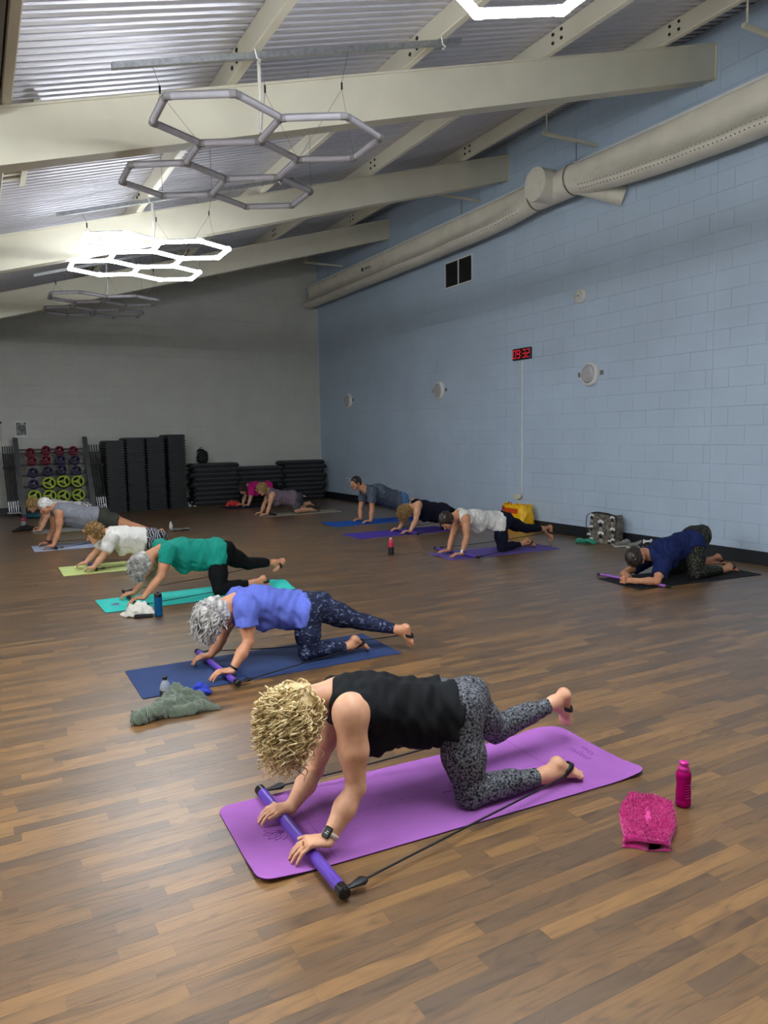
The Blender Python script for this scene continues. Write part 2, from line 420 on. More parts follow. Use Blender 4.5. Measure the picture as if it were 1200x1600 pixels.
# ------------------------------------------------------------------ block walls: every course built, joints recessed
def block_mesh(name, w, h, axis, mat):
    """chamfered block face, centred; axis 'x': faces -x, axis 'y': faces -y"""
    e, d = .0026, .0022
    q = [(-w/2+e, -h/2+e, 0), (w/2-e, -h/2+e, 0), (w/2-e, h/2-e, 0), (-w/2+e, h/2-e, 0), (-w/2, -h/2, d), (w/2, -h/2, d), (w/2, h/2, d), (-w/2, h/2, d)]
    return q, [(0,1,2,3), (4,5,1,0), (5,6,2,1), (6,7,3,2), (7,4,0,3), (7,6,5,4)]
def build_block_wall(name, mat, axis, plane, a0, a1, ztopf, joints, backing_lo, backing_hi, kind_label):
    body = MB().box(backing_lo, backing_hi).build(name, mat); tag(body, kind='structure')
    H, Wd = .225, .45; z = .0122; rows = []; row = 0
    bounds = [a0]+list(joints)+[a1]
    rg = random.Random(3)
    while z < 6.2:
        for b0, b1 in zip(bounds[:-1], bounds[1:]):
            x = b1; first = True       # run the bond from each straight joint
            while x > b0+.02:
                w = (Wd/2 if (row % 2 and first) else Wd); lo = max(b0, x-w); c = (lo+x)/2
                zt = ztopf(c)
                if z < zt: rows.append((c, x-lo, z+H/2))
                x = lo; first = False
        z += H; row += 1
    sc = []
    for c, w, zc in rows:
        p = (plane, c, zc) if axis == 'x' else (c, plane, zc)
        ok, d, _ = in_frame(*p); sc.append(d if ok else 99+d)
    order = np.argsort(sc); cache = {}
    def place(q, c, zc, jit):
        out = []
        for u, v, d in q:
            if axis == 'x': out.append((plane+d-jit, c-u, zc+v))
            else: out.append((c+u, plane+d-jit, zc+v))
        return out
    for i in order[:298]:
        c, w, zc = rows[i]; kk = round(w, 3)
        if kk not in cache:
            q, f = block_mesh('block', w-.006, H-.006, axis, mat); me = bpy.data.meshes.new('block')
            me.from_pydata([(d, -u, v) if axis == 'x' else (u, d, v) for u, v, d in q], [], f); me.materials.append(mat); cache[kk] = me
        o = bpy.data.objects.new('block', cache[kk]); COL.objects.link(o); o.parent = body
        j = rg.random()*.0012; o.location = (plane-j, c, zc) if axis == 'x' else (c, plane-j, zc)
    mb = MB()
    for i in order[298:]:
        c, w, zc = rows[i]; q, f = block_mesh('b', w-.006, H-.006, axis, mat); mb.add(place(q, c, zc, rg.random()*.0012), f)
    o = mb.build('further_blocks', mat, body); tag(o, kind='stuff')
    return body
build_block_wall('wall_right', M_BLUE, 'x', XW-.005, -2.5, YW, lambda y: 6.2, (2.2, 5.97, 9.89, 13.77), (XW, YN, 0), (XW+.15, YW+.15, 6.3), 'blue')
build_block_wall('wall_back', M_GREY, 'y', YW-.005, -2.5, XW, lambda x: zdeck(x)+.1, (2.03,), (XL, YW, 0), (XW, YW+.15, 6.3), 'grey')
tag(MB().box((XL-.15, YN, 0), (XL, YW, 3.2)).build('wall_left', M_GREY), kind='structure')
tag(MB().box((XL, YN-.15, 0), (XW, YN, 6.3)).build('wall_front', M_GREY), kind='structure')
tag(MB().bbox((XW-.022, YN, 0), (XW-.004, YW-.02, .156), .004).build('baseboard_right', M_SKIRT), kind='structure')
tag(MB().bbox((XL, YW-.022, 0), (XW-.02, YW-.004, .156), .004).build('baseboard_back', M_SKIRT), kind='structure')

# sealant strips and splashes of paint on the straight joints
M_SEAL = plain('pale_sealant', (206, 216, 226), .5)
sealant = lambda name, lo, hi: tag(MB().bbox(lo, hi, .002).build(name, M_SEAL), kind='structure')
sealant('trim_1', (XW-.010, 5.965, 2.86), (XW-.003, 5.979, 4.12)); sealant('trim_2', (2.022, YW-.012, 2.35), (2.038, YW-.003, 3.75))
sealant('trim_3', (XW-.016, YW-.016, .16), (XW-.003, YW-.003, 4.7))

# ------------------------------------------------------------------ roof: ribbed deck sheets, rafters, purlins
def build_roof():
    root = bpy.data.objects.new('ceiling', None); COL.objects.link(root); tag(root, kind='structure')
    P = .1; prof = [(0, 0), (.052, 0), (.062, .022), (.09, .022), (.1, 0)]
    y = YN; sheets = 20
    while y < YW:
        y1 = min(y+1.0, YW+.1); mb = MB(); rows = []; yy = y
        while yy < y1-.001:
            rows += [(yy+a, b) for a, b in prof[:-1]]; yy += P
        rows.append((yy, 0))
        G = [[(x, a, zdeck(x)+b) for a, b in rows] for x in (XL-.1, XW+.1)]
        mb.grid(G, False)
        mb.build('deck_sheet', M_DECK, root); y = yy
    MB().box((XL-.3, YN-.2, zdeck(XL)+.05), (XL-.2, YW+.2, zdeck(XL)+.1)).build('eaves_strip', M_DARKBOX, root)
    # outer skin that keeps the hall closed
    mb = MB(); mb.add([(XL-.2, YN-.2, zdeck(XL)+.06), (XW+.2, YN-.2, zdeck(XW)+.06), (XW+.2, YW+.2, zdeck(XW)+.06), (XL-.2, YW+.2, zdeck(XL)+.06)], [(0,1,2,3)])
    mb.build('roof_lining', M_DARKBOX, root)
    return root
build_roof()
def rafter(yc, label):
    x0, x1 = XL, XW-.006; d = .40
    t = thing('roof_beam', label, 'beam', (x1, yc, ztop(x1)))
    def slab(dz0, dz1, y0, y1, xa=x0, xb=x1):
        mb = MB(); pts = [(xa, y0, ztop(xa)+dz0), (xb, y0, ztop(xb)+dz0), (xb, y0, ztop(xb)+dz1), (xa, y0, ztop(xa)+dz1)]
        return mb.prism(pts, (0, y1-y0, 0))
    slab(-.018, 0, yc-.09, yc+.09).build('top_flange', M_STEEL, t)
    slab(-d, -d+.018, yc-.09, yc+.09).build('bottom_flange', M_STEEL, t)
    slab(-d+.018, -.018, yc-.075, yc+.02).build('web', M_STEEL, t)
    MB().box((x1-.014, yc-.095, ztop(x1)-d-.01), (x1, yc+.095, ztop(x1)+.004)).build('end_plate', M_STEEL, t)
    mb = MB()
    for zz in (-d+.03,):
        for s in (-1, 1): mb.cyl((x1-.05, yc+s*.06, ztop(x1)+zz-.05), (x1-.05, yc+s*.06, ztop(x1)+zz-.02), .012, n=6)
    mb.build('bolt', M_GALV, t)
rafter(BEAMS_Y[0], 'cream steel roof beam nearest the camera, above the large unlit hexagon light')
rafter(BEAMS_Y[1], 'cream steel roof beam second from the front, behind the large unlit hexagon light')
rafter(BEAMS_Y[2], 'cream steel roof beam farthest back, in front of the grey end wall')
rafter(BEAMS_Y[3], 'cream steel roof beam overhead beside the lit hexagon at the top edge')
def purlin(x, label):
    t = thing('roof_purlin', label, 'purlin', (x, YW, ztop(x)))
    w = .07; z0 = ztop(x)+.003; z1 = zdeck(x)-.004
    mb = MB(); y0, y1 = YN, YW
    mb.bbox((x-w/2, y0, z0), (x+w/2, y1, z1), .008)
    mb.build('channel', M_STEEL, t)
    for yb in BEAMS_Y[:3]:
        for k, (dy, dz) in enumerate(((-.22, .06), (-.22, .14), (-.34, .06), (-.34, .14))):
            MB().cyl((x-w/2-.012, yb+dy, z0+dz), (x-w/2+.001, yb+dy, z0+dz), .016, n=6).build('bolt', M_BLACK, t)
for x, lb in zip(PURLINS_X, ('cream roof purlin at the far left edge beside the dark bulkhead', 'cream roof purlin crossing above the left part of the hexagon lights', 'cream roof purlin in the middle, right end of the light rails',
                             'cream roof purlin second from the blue wall', 'cream roof purlin closest to the blue wall')): purlin(x, lb)
mb = MB(); mb.prism([(-1.6, 1.5, 3.72), (.30, 1.5, 3.80), (.30, 1.5, 4.0), (-1.6, 1.5, 3.46)], (0, 4.5, 0)); tag(mb.build('trim_4', M_DARKBOX), kind='structure')
lv = thing('louvre_panel', 'slatted louvre panel in the roof at the left edge behind the first beam', 'louvre', (.1, 7.4, zdeck(.1)-.05))
for i in range(12):
    yy = 6.6+i*.16; MB().prism([(-.9, yy, zdeck(-.9)-.03), (.58, yy, zdeck(.58)-.03), (.58, yy, zdeck(.58)-.012), (-.9, yy, zdeck(-.9)-.012)], (0, .06, 0)).build('slat', M_STEEL, lv)
MB().prism([(.58, 6.5, zdeck(.58)-.06), (.63, 6.5, zdeck(.63)-.06), (.63, 6.5, zdeck(.63)-.005), (.58, 6.5, zdeck(.58)-.005)], (0, 2.05, 0)).build('frame', M_STEEL, lv)

# ------------------------------------------------------------------ hexagon lights on rails
M_LITS = {1: emit('lit_tube', (244, 249, 255), LAMP*.52), 2: emit('lit_tube_near', (244, 249, 255), LAMP)}; M_TUBE = plain('frosted_tube', (188, 186, 194), .4); M_CONN = plain('tube_connector', (150, 148, 150), .4)
M_WIRE = plain('steel_wire', (120, 120, 122), .4, metal=.7); M_RODW = plain('white_conduit', (214, 212, 200), .4)
S3 = 3**.5
CENT = {'A': (0, 0), 'E': (0, S3), 'D': (0, 2*S3), 'B': (1.5, S3/2), 'C': (-1.5, 1.5*S3)}
def hex_light(x0, y0, z, s, rot, lit, label, rail_y, wires=True):
    M_LIT = M_LITS[lit] if lit else None
    t = thing('hexagon_light', label, 'light', (x0, y0, z))
    cs, sn = math.cos(rot), math.sin(rot); verts = {}; edges = set()
    for h, (cx, cy) in CENT.items():
        ks = []
        for k in range(6):
            u, v = cx+math.cos(k*math.pi/3), cy+math.sin(k*math.pi/3)
            key = (round(u, 3), round(v, 3))
            for kk in verts:
                if abs(kk[0]-key[0])+abs(kk[1]-key[1]) < .02: key = kk
            verts[key] = np.array([x0+s*(cs*u-sn*v), y0+s*(sn*u+cs*v), z]); ks.append(key)
        for k in range(6): edges.add(tuple(sorted((ks[k], ks[(k+1) % 6]))))
    r = .0235
    for a, b in sorted(edges):
        p, q = verts[a], verts[b]; d = unit(q-p)
        mb = MB().cyl(p+d*.03, q-d*.03, r, n=10); mb.build('tube', M_LIT if lit else M_TUBE, t)
        sd = np.cross(d, (0, 0, 1)); an = np.linspace(math.radians(28), math.radians(152), 7); hs_ = []
        for e in (p+d*.031, q-d*.031): hs_.append([e+(r+o)*(math.cos(w_)*sd+np.array([0, 0, math.sin(w_)])) for o, aa in ((.0008, an), (.004, an[::-1])) for w_ in aa])
        n_ = len(hs_[0]); MB().add(hs_[0]+hs_[1], [tuple(range(n_)), tuple(range(2*n_-1, n_-1, -1))]+[(i, n_+i, n_+(i+1) % n_, (i+1) % n_) for i in range(n_)]).build('housing', M_CONN, t)
    for key, p in sorted(verts.items()):
        nb = [verts[b if a == key else a] for a, b in edges if key in (a, b)]
        mb = MB()
        for q in nb: d = unit(q-p); mb.cyl(p-d*.008, p+d*.036, r*1.12, n=10)
        mb.build('connector', M_LIT if lit else M_CONN, t)
    # suspension: gripper wires from the rail to pairs of vertices
    rr = [(1.25, -1), (2.02, 0), (2.75, 1)]
    vs = sorted(verts.values(), key=lambda p: p[1])
    if wires:
        for xx, _ in rr:
            zt = ztop(xx)-.05; near = sorted(verts.values(), key=lambda p: (p[0]-xx)**2+(p[1]-rail_y)**2)[:2]
            mid = (near[0]+near[1])/2; g = np.array([xx, rail_y, zt])*.72+mid*.28
            MB().cyl((xx, rail_y, zt), g, .0025, n=5).build('wire', M_WIRE, t)
            MB().cyl(g, g-np.array([0, 0, .05]), .008, n=8).build('wire_gripper', M_BLACK, t)
            for q in near: MB().cyl(g-np.array([0, 0, .05]), q, .0018, n=4).build('wire', M_WIRE, t)
        far = vs[-1]; fy = far[1]
        for q in (vs[-1], vs[-4], vs[-8]): MB().cyl((q[0], q[1], zdeck(q[0])-.02), q, .002, n=4).build('wire', M_WIRE, t)
    return t
ROT, HZ = -.54, 3.72
hex_light(1.615, 5.24, HZ, .447, ROT, False, 'large unlit grey honeycomb of hexagon tubes hanging before the first beam', 5.46)
hex_light(1.592, 8.87, HZ, .447, ROT, 1, 'glowing white honeycomb of hexagon tubes hanging at left below the second beam', 9.2)
hex_light(1.56, 12.45, HZ, .447, ROT, False, 'small far unlit honeycomb of hexagon tubes before the grey end wall', 12.65)
hex_light(1.64, 1.58, HZ, .447, ROT, 2, 'glowing white hexagon light cut off by the top edge', 1.85)
# unseen extra lamp added left of the frame to brighten the hall
hex_light(-2.55, 3.4, 2.75, .447, ROT, 2, 'added unseen lit honeycomb lamp left of the camera', 3.6, False)
def rail(y, label):
    x0, x1 = .98, 3.81
    t = thing('light_rail', label, 'rail', (x0, y, ztop(x0)))
    mb = MB(); zz = lambda x: ztop(x)-.006
    mb.prism([(x0, y-.02, zz(x0)-.042), (x1, y-.02, zz(x1)-.042), (x1, y-.02, zz(x1)), (x0, y-.02, zz(x0))], (0, .041, 0)); mb.build('channel', M_GALV, t)
    for x in (2.0, 3.62):
        MB().tube([(x-.03, y-.03, zz(x)+.05), (x-.01, y-.035, zz(x)-.05), (x+.02, y-.03, zz(x)-.06), (x+.03, y+.03, zz(x)-.05)], .006, 6).build('clamp', M_WHITE, t)
for y, lb in ((5.46, 'galvanised rail carrying the large unlit hexagon light'), (9.2, 'galvanised rail carrying the glowing hexagon light at left'), (12.65, 'galvanised rail carrying the small far hexagon light'), (1.85, 'galvanised rail of the hexagon light overhead')): rail(y, lb)
def conduit(x, y, L, label):
    t = thing('cable_conduit', label, 'conduit', (x, y, ztop(x)-.05))
    MB().cyl((x, y, ztop(x)-.03), (x, y, ztop(x)-.05-L), .014, n=10).build('pipe', M_RODW, t)
    z = ztop(x)-.05-L
    MB().tube([(x, y, z+.10), (x-.03, y-.01, z+.02), (x, y-.02, z), (x+.02, y-.03, z-.04), (x-.01, y-.03, z-.06)], .006, 6).build('flex', M_WHITE, t)
for y, lb in ((5.52, 'white cable conduit dropping in front of the first beam'), (9.25, 'white cable conduit dropping behind the glowing hexagons'), (12.7, 'white cable conduit above the small far hexagon light')): conduit(2.04, y, .50, lb)
# ------------------------------------------------------------------ people on hands and knees
# joints in metres; N = side towards the camera, F = far side; s shoulder, e elbow, w wrist, t fingertip, h hip, k knee, a ankle, he heel, to toe
POSES = {
 'p1': dict(pel=(1.703, 2.600, 0.373), chest=(1.365, 2.620, 0.444), neck=(1.192, 2.630, 0.517), head=(1.040, 2.630, 0.463), sN=(1.188, 2.450, 0.498), sF=(1.270, 2.790, 0.403), eN=(1.189, 2.420, 0.221), wN=(1.051, 2.385, 0.067), tN=(0.909, 2.410, 0.020), eF=(1.192, 2.820, 0.128), wF=(1.037, 2.715, 0.048), tF=(0.905, 2.740, 0.017), hN=(1.707, 2.500, 0.388), hF=(1.844, 2.690, 0.343), kN=(1.721, 2.430, 0.055), aN=(2.103, 2.400, 0.055), heN=(2.170, 2.410, 0.096), toN=(2.286, 2.360, 0.022), kF=(2.060, 2.700, 0.165), aF=(2.420, 2.700, 0.225), heF=(2.486, 2.700, 0.268), toF=(2.523, 2.720, 0.079)),
 'p2': dict(pel=(1.978, 4.760, 0.347), chest=(1.658, 4.780, 0.411), neck=(1.470, 4.780, 0.452), head=(1.332, 4.750, 0.372), sN=(1.494, 4.600, 0.433), sF=(1.535, 4.930, 0.425), eN=(1.486, 4.560, 0.226), wN=(1.362, 4.540, 0.060), tN=(1.221, 4.560, 0.029), eF=(1.417, 4.950, 0.156), wF=(1.339, 4.940, 0.063), tF=(1.210, 4.960, 0.020), hN=(1.955, 4.660, 0.339), hF=(2.075, 4.850, 0.326), kN=(1.924, 4.630, 0.070), aN=(2.238, 4.620, 0.065), heN=(2.279, 4.620, 0.119), toN=(2.400, 4.620, 0.026), kF=(2.368, 4.700, 0.210), aF=(2.595, 4.540, 0.152), heF=(2.648, 4.520, 0.177), toF=(2.692, 4.500, 0.022)),
 'p3': dict(pel=(2.053, 7.270, 0.414), chest=(1.735, 7.270, 0.430), neck=(1.522, 7.270, 0.475), head=(1.347, 7.230, 0.360), sN=(1.552, 7.080, 0.472), sF=(1.561, 7.450, 0.480), eN=(1.478, 7.060, 0.262), wN=(1.304, 7.050, 0.077), tN=(1.157, 7.050, 0.017), eF=(1.462, 7.450, 0.221), wF=(1.275, 7.400, 0.059), tF=(1.148, 7.400, 0.024), hN=(2.054, 7.170, 0.375), hF=(2.147, 7.370, 0.386), kN=(2.028, 7.080, 0.066), aN=(2.403, 7.100, 0.091), heN=(2.492, 7.100, 0.134), toN=(2.564, 7.100, 0.033), kF=(2.429, 7.360, 0.240), aF=(2.709, 7.360, 0.226), heF=(2.825, 7.360, 0.235), toF=(2.713, 7.360, 0.130)),
 'p4': dict(pel=(1.868, 9.450, 0.316), chest=(1.541, 9.450, 0.343), neck=(1.352, 9.450, 0.413), head=(1.208, 9.400, 0.438), sN=(1.372, 9.270, 0.347), sF=(1.382, 9.620, 0.361), eN=(1.270, 9.220, 0.185), wN=(1.149, 9.170, 0.059), tN=(1.081, 9.200, 0.017), eF=(1.235, 9.600, 0.169), wF=(1.106, 9.550, 0.062), tF=(1.053, 9.550, 0.028), hN=(1.885, 9.350, 0.278), hF=(1.950, 9.550, 0.282), kN=(1.922, 9.320, 0.055), aN=(2.284, 9.350, 0.055), heN=(2.327, 9.350, 0.093), toN=(2.405, 9.350, 0.022), kF=(2.033, 9.580, 0.055), aF=(2.392, 9.580, 0.055), heF=(2.435, 9.580, 0.078), toF=(2.516, 9.580, 0.022)),
 'p5': dict(pel=(1.525, 11.700, 0.405), chest=(1.176, 11.700, 0.475), neck=(0.993, 11.720, 0.561), head=(0.861, 11.720, 0.615), sN=(1.030, 11.510, 0.501), sF=(1.006, 11.900, 0.508), eN=(0.997, 11.480, 0.258), wN=(0.913, 11.420, 0.060), tN=(0.781, 11.460, 0.021), eF=(0.966, 11.920, 0.233), wF=(0.866, 11.880, 0.055), tF=(0.755, 11.900, 0.024), hN=(1.546, 11.600, 0.393), hF=(1.593, 11.800, 0.410), kN=(1.975, 11.600, 0.247), aN=(2.420, 11.600, 0.075), heN=(2.490, 11.600, 0.119), toN=(2.455, 11.600, 0.022), kF=(1.986, 11.820, 0.264), aF=(2.448, 11.820, 0.079), heF=(2.519, 11.820, 0.124), toF=(2.483, 11.820, 0.022)),
 'p6': dict(pel=(1.573, 13.950, 0.348), chest=(1.184, 13.950, 0.395), neck=(0.966, 13.950, 0.464), head=(0.826, 13.950, 0.461), sN=(1.066, 13.770, 0.373), sF=(1.055, 14.120, 0.390), eN=(0.982, 13.720, 0.186), wN=(0.911, 13.670, 0.045), tN=(0.801, 13.670, 0.017), eF=(0.983, 14.140, 0.180), wF=(0.931, 14.100, 0.045), tF=(0.829, 14.100, 0.017), hN=(1.602, 13.850, 0.321), hF=(1.648, 14.050, 0.336), kN=(1.628, 13.830, 0.074), aN=(1.991, 13.850, 0.068), heN=(2.037, 13.850, 0.122), toN=(2.119, 13.850, 0.047), kF=(1.676, 14.050, 0.083), aF=(2.043, 14.050, 0.080), heF=(2.090, 14.050, 0.134), toF=(2.174, 14.050, 0.059)),
 'p7': dict(pel=(5.574, 13.950, 0.343), chest=(5.220, 13.950, 0.363), neck=(5.063, 13.950, 0.473), head=(4.926, 13.930, 0.532), sN=(5.085, 13.800, 0.405), sF=(5.144, 14.100, 0.434), eN=(5.011, 13.760, 0.211), wN=(4.942, 13.730, 0.054), tN=(4.797, 13.730, 0.017), eF=(5.022, 14.080, 0.225), wF=(4.941, 14.060, 0.045), tF=(4.808, 14.060, 0.022), hN=(5.577, 13.860, 0.298), hF=(5.682, 14.050, 0.305), kN=(5.613, 13.830, 0.079), aN=(5.942, 13.850, 0.069), heN=(5.999, 13.850, 0.118), toN=(6.096, 13.850, 0.033), kF=(5.789, 14.050, 0.129), aF=(5.983, 14.070, 0.181), heF=(6.026, 14.070, 0.205), toF=(6.195, 14.070, 0.089)),
 'p8': dict(pel=(5.808, 15.950, 0.420), chest=(5.476, 15.950, 0.421), neck=(5.298, 15.950, 0.444), head=(5.177, 15.900, 0.410), sN=(5.339, 15.770, 0.381), sF=(5.399, 16.120, 0.402), eN=(5.296, 15.750, 0.200), wN=(5.230, 15.700, 0.066), tN=(5.098, 15.700, 0.032), eF=(5.286, 16.120, 0.191), wF=(5.229, 16.100, 0.045), tF=(5.095, 16.100, 0.017), hN=(5.800, 15.850, 0.382), hF=(5.905, 16.050, 0.395), kN=(5.836, 15.850, 0.105), aN=(6.229, 15.870, 0.096), heN=(6.278, 15.870, 0.152), toN=(6.369, 15.870, 0.073), kF=(6.272, 16.050, 0.200), aF=(6.552, 16.000, 0.173), heF=(6.634, 16.000, 0.243), toF=(6.808, 16.000, 0.129)),
 'p9': dict(pel=(6.720, 11.800, 0.375), chest=(6.377, 11.780, 0.497), neck=(6.092, 11.780, 0.570), head=(5.926, 11.800, 0.714), sN=(6.128, 11.580, 0.545), sF=(6.195, 11.980, 0.553), eN=(6.106, 11.550, 0.253), wN=(6.039, 11.480, 0.048), tN=(5.883, 11.500, 0.017), eF=(6.097, 11.980, 0.232), wF=(6.041, 11.880, 0.045), tF=(5.898, 11.880, 0.017), hN=(6.760, 11.690, 0.360), hF=(6.760, 11.900, 0.370), kN=(7.100, 11.690, 0.070), aN=(7.500, 11.690, 0.060), heN=(7.540, 11.690, 0.100), toN=(7.660, 11.690, 0.022), kF=(7.120, 11.900, 0.070), aF=(7.520, 11.900, 0.060), heF=(7.560, 11.900, 0.100), toF=(7.680, 11.900, 0.022)),
 'p10': dict(pel=(6.656, 10.150, 0.287), chest=(6.311, 10.150, 0.340), neck=(6.143, 10.150, 0.392), head=(5.975, 10.150, 0.331), sN=(6.093, 9.970, 0.429), sF=(6.235, 10.320, 0.447), eN=(6.030, 9.930, 0.214), wN=(5.892, 9.880, 0.045), tN=(5.730, 9.880, 0.017), eF=(6.050, 10.300, 0.179), wF=(5.899, 10.250, 0.045), tF=(5.745, 10.250, 0.017), hN=(6.658, 10.060, 0.252), hF=(6.803, 10.240, 0.228), kN=(6.630, 10.030, 0.060), aN=(7.000, 10.030, 0.060), heN=(7.040, 10.030, 0.100), toN=(7.150, 10.030, 0.022), kF=(7.170, 10.250, 0.148), aF=(7.434, 10.250, 0.185), heF=(7.542, 10.250, 0.233), toF=(7.609, 10.250, 0.129)),
 'p11': dict(pel=(6.040, 7.800, 0.409), chest=(5.657, 7.800, 0.444), neck=(5.367, 7.800, 0.521), head=(5.181, 7.800, 0.461), sN=(5.380, 7.650, 0.469), sF=(5.484, 7.970, 0.466), eN=(5.354, 7.600, 0.257), wN=(5.270, 7.580, 0.056), tN=(5.101, 7.600, 0.021), eF=(5.381, 7.970, 0.213), wF=(5.283, 7.900, 0.054), tF=(5.126, 7.900, 0.035), hN=(5.970, 7.710, 0.363), hF=(6.160, 7.900, 0.383), kN=(5.952, 7.660, 0.058), aN=(6.297, 7.680, 0.077), heN=(6.384, 7.680, 0.138), toN=(6.532, 7.660, 0.022), kF=(6.555, 7.900, 0.240), aF=(6.838, 7.900, 0.219), heF=(6.988, 7.900, 0.243), toF=(7.013, 7.900, 0.022)),
 'p12': dict(pel=(6.722, 5.320, 0.395), chest=(6.271, 5.330, 0.289), neck=(6.005, 5.330, 0.266), head=(5.826, 5.310, 0.266), sN=(6.044, 5.150, 0.182), sF=(6.236, 5.500, 0.187), eN=(5.864, 5.070, 0.055), wN=(5.700, 5.170, 0.060), tN=(5.560, 5.260, 0.050), eF=(5.900, 5.530, 0.055), wF=(5.780, 5.340, 0.055), tF=(5.620, 5.260, 0.060), hN=(6.627, 5.220, 0.372), hF=(6.921, 5.420, 0.371), kN=(6.466, 5.100, 0.060), aN=(6.959, 5.120, 0.055), heN=(7.047, 5.140, 0.097), toN=(7.155, 5.100, 0.022), kF=(6.500, 5.430, 0.060), aF=(6.900, 5.450, 0.070), heF=(7.238, 5.420, 0.139), toF=(7.359, 5.400, 0.022)),
}
M_EYE = plain('eye_white', (225, 220, 212), .2)
M_IRIS = plain('eye_dark', (45, 34, 28), .15)
def skin(name, rgb):
    t = NT(name); c = lin(*rgb); g = t.n('ShaderNodeNewGeometry')
    n = t.n('ShaderNodeTexNoise'); n.inputs['Scale'].default_value = 22; n.inputs['Detail'].default_value = 5; t.l(g.outputs['Position'], n.inputs['Vector'])
    r = t.ramp(n.outputs['Fac'], [(.3, (c[0]*.88, c[1]*.80, c[2]*.78, 1)), (.7, (min(1, c[0]*1.06), c[1]*1.05, c[2]*1.04, 1))]); t.l(r.outputs[0], t.b.inputs['Base Color'])
    t.b.inputs['Roughness'].default_value = .5; t.b.inputs['Subsurface Weight'].default_value = .12; t.b.inputs['Subsurface Radius'].default_value = (.012, .005, .003)
    nb = t.n('ShaderNodeTexNoise'); nb.inputs['Scale'].default_value = 260; t.l(g.outputs['Position'], nb.inputs['Vector']); t.bump(nb.outputs['Fac'], .12, .002)
    return t.m
def hairmat(name, a, b, scale=60):
    t = NT(name); g = t.n('ShaderNodeNewGeometry'); n = t.n('ShaderNodeTexNoise'); n.inputs['Scale'].default_value = scale; n.inputs['Detail'].default_value = 5
    t.l(g.outputs['Position'], n.inputs['Vector']); r = t.ramp(n.outputs['Fac'], [(.35, lin(*a)), (.65, lin(*b))]); t.l(r.outputs[0], t.b.inputs['Base Color'])
    t.b.inputs['Roughness'].default_value = .42; t.b.inputs['Specular IOR Level'].default_value = .45
    return t.m
def finger(fd, base, d, up, lens, bends, r, lat=None):
    """one bent finger: three tapering segments; d forward, up = back of the hand; bends in radians towards the palm"""
    p = np.array(base, float); ang = 0; d = unit(d); rr = r
    for L, b in zip(lens, bends):
        ang += b; v = d*math.cos(ang)-np.array(up)*math.sin(ang); q = p+v*L
        fd.cap(p, q, rr, rr*.92, .004); p = q; rr *= .92
    return p, d*math.cos(ang)-np.array(up)*math.sin(ang)
def hand(fd, w, tip, ctr, s, over=True, k=.012):
    """hand resting on its fingertips over a bar: wrist w, middle fingertip tip, ctr = unit vector towards the other hand (thumb side)"""
    w = np.array(w); tip = np.array(tip); ax = tip-w; fl = np.array([ax[0], ax[1], 0]); L = max(.11, np.linalg.norm(fl)); d = unit(fl)
    up0 = np.array([0, 0, 1.]); lat = unit(np.array(ctr)-d*(np.array(ctr) @ d)); lat[2] = 0; lat = unit(lat)
    palmL = .52*L; kn = w+d*palmL; kn[2] = max(w[2]+.004, .058) if over else max(.03, w[2]*.6)
    pd = unit(kn-w); up = unit(np.cross(lat, pd)); up = up if up[2] > 0 else -up
    fd.cap(w, kn-pd*.012*s, .021*s, .0165*s, k, lat, 1.95)
    fd.cap(w+lat*.012*s, w+pd*.05+lat*.03*s-up*.004, .016*s, .014*s, k)          # thumb mound
    fl4 = L-palmL
    for i, (o, f) in enumerate(((.029, .92), (.010, 1.06), (-.010, 1.0), (-.028, .82))):
        b = kn+lat*o*s-pd*.006; tgt = b+d*fl4*f+lat*o*.35; tgt[2] = .016 if tip[2] < .03 else tip[2]
        v = tgt-b; Lf = np.linalg.norm(v); dv = unit(v); n = unit(np.cross(lat, dv)); n = n if n[2] > 0 else -n
        m1 = b+v*.42+n*.010; m2 = b+v*.74+n*.007; r = (.0088, .0092, .0088, .0078)[i]*s
        fd.ell(b+n*.004, (dv, lat, n), (.013*s, .0105*s, .010*s), .006)            # knuckle
        fd.cap(b, m1, r*1.05, r, .005); fd.cap(m1, m2, r, r*.93, .003); fd.cap(m2, tgt, r*.93, r*.8, .003)
    tb = w+pd*.045+lat*.034*s; t1 = tb+unit(pd*.75+lat*.65)*.034*s-up*.006; t2 = t1+unit(pd*.95+lat*.25-up*.25)*.028*s
    fd.cap(tb-pd*.015-lat*.006, t1, .0115*s, .010*s, .008); fd.cap(t1, t2, .010*s, .0082*s, .003)
    return d, lat, kn
def clasp(fd, wN, wF, c, s):
    """two hands folded together at c"""
    for w, sg in ((wN, -1), (wF, 1)):
        w = np.array(w); d = unit(c-w); kn = c-d*.03
        fd.cap(w, kn, .021*s, .018*s, .01, (0, 0, 1), 1.6)
        for i in range(4):
            z = .03-.018*i; b = kn+np.array([0, sg*.004, z]); m = b+np.array([-.042, -sg*.012, .002]); e = m+np.array([-.012, -sg*.036, -.004])
            fd.cap(b, m, .0088*s, .0085*s, .004); fd.cap(m, e, .0085*s, .0075*s, .003)
        b = kn+np.array([.01, 0, .042]); fd.cap(b, b+np.array([-.045, -sg*.01, .01]), .010*s, .008*s, .005)
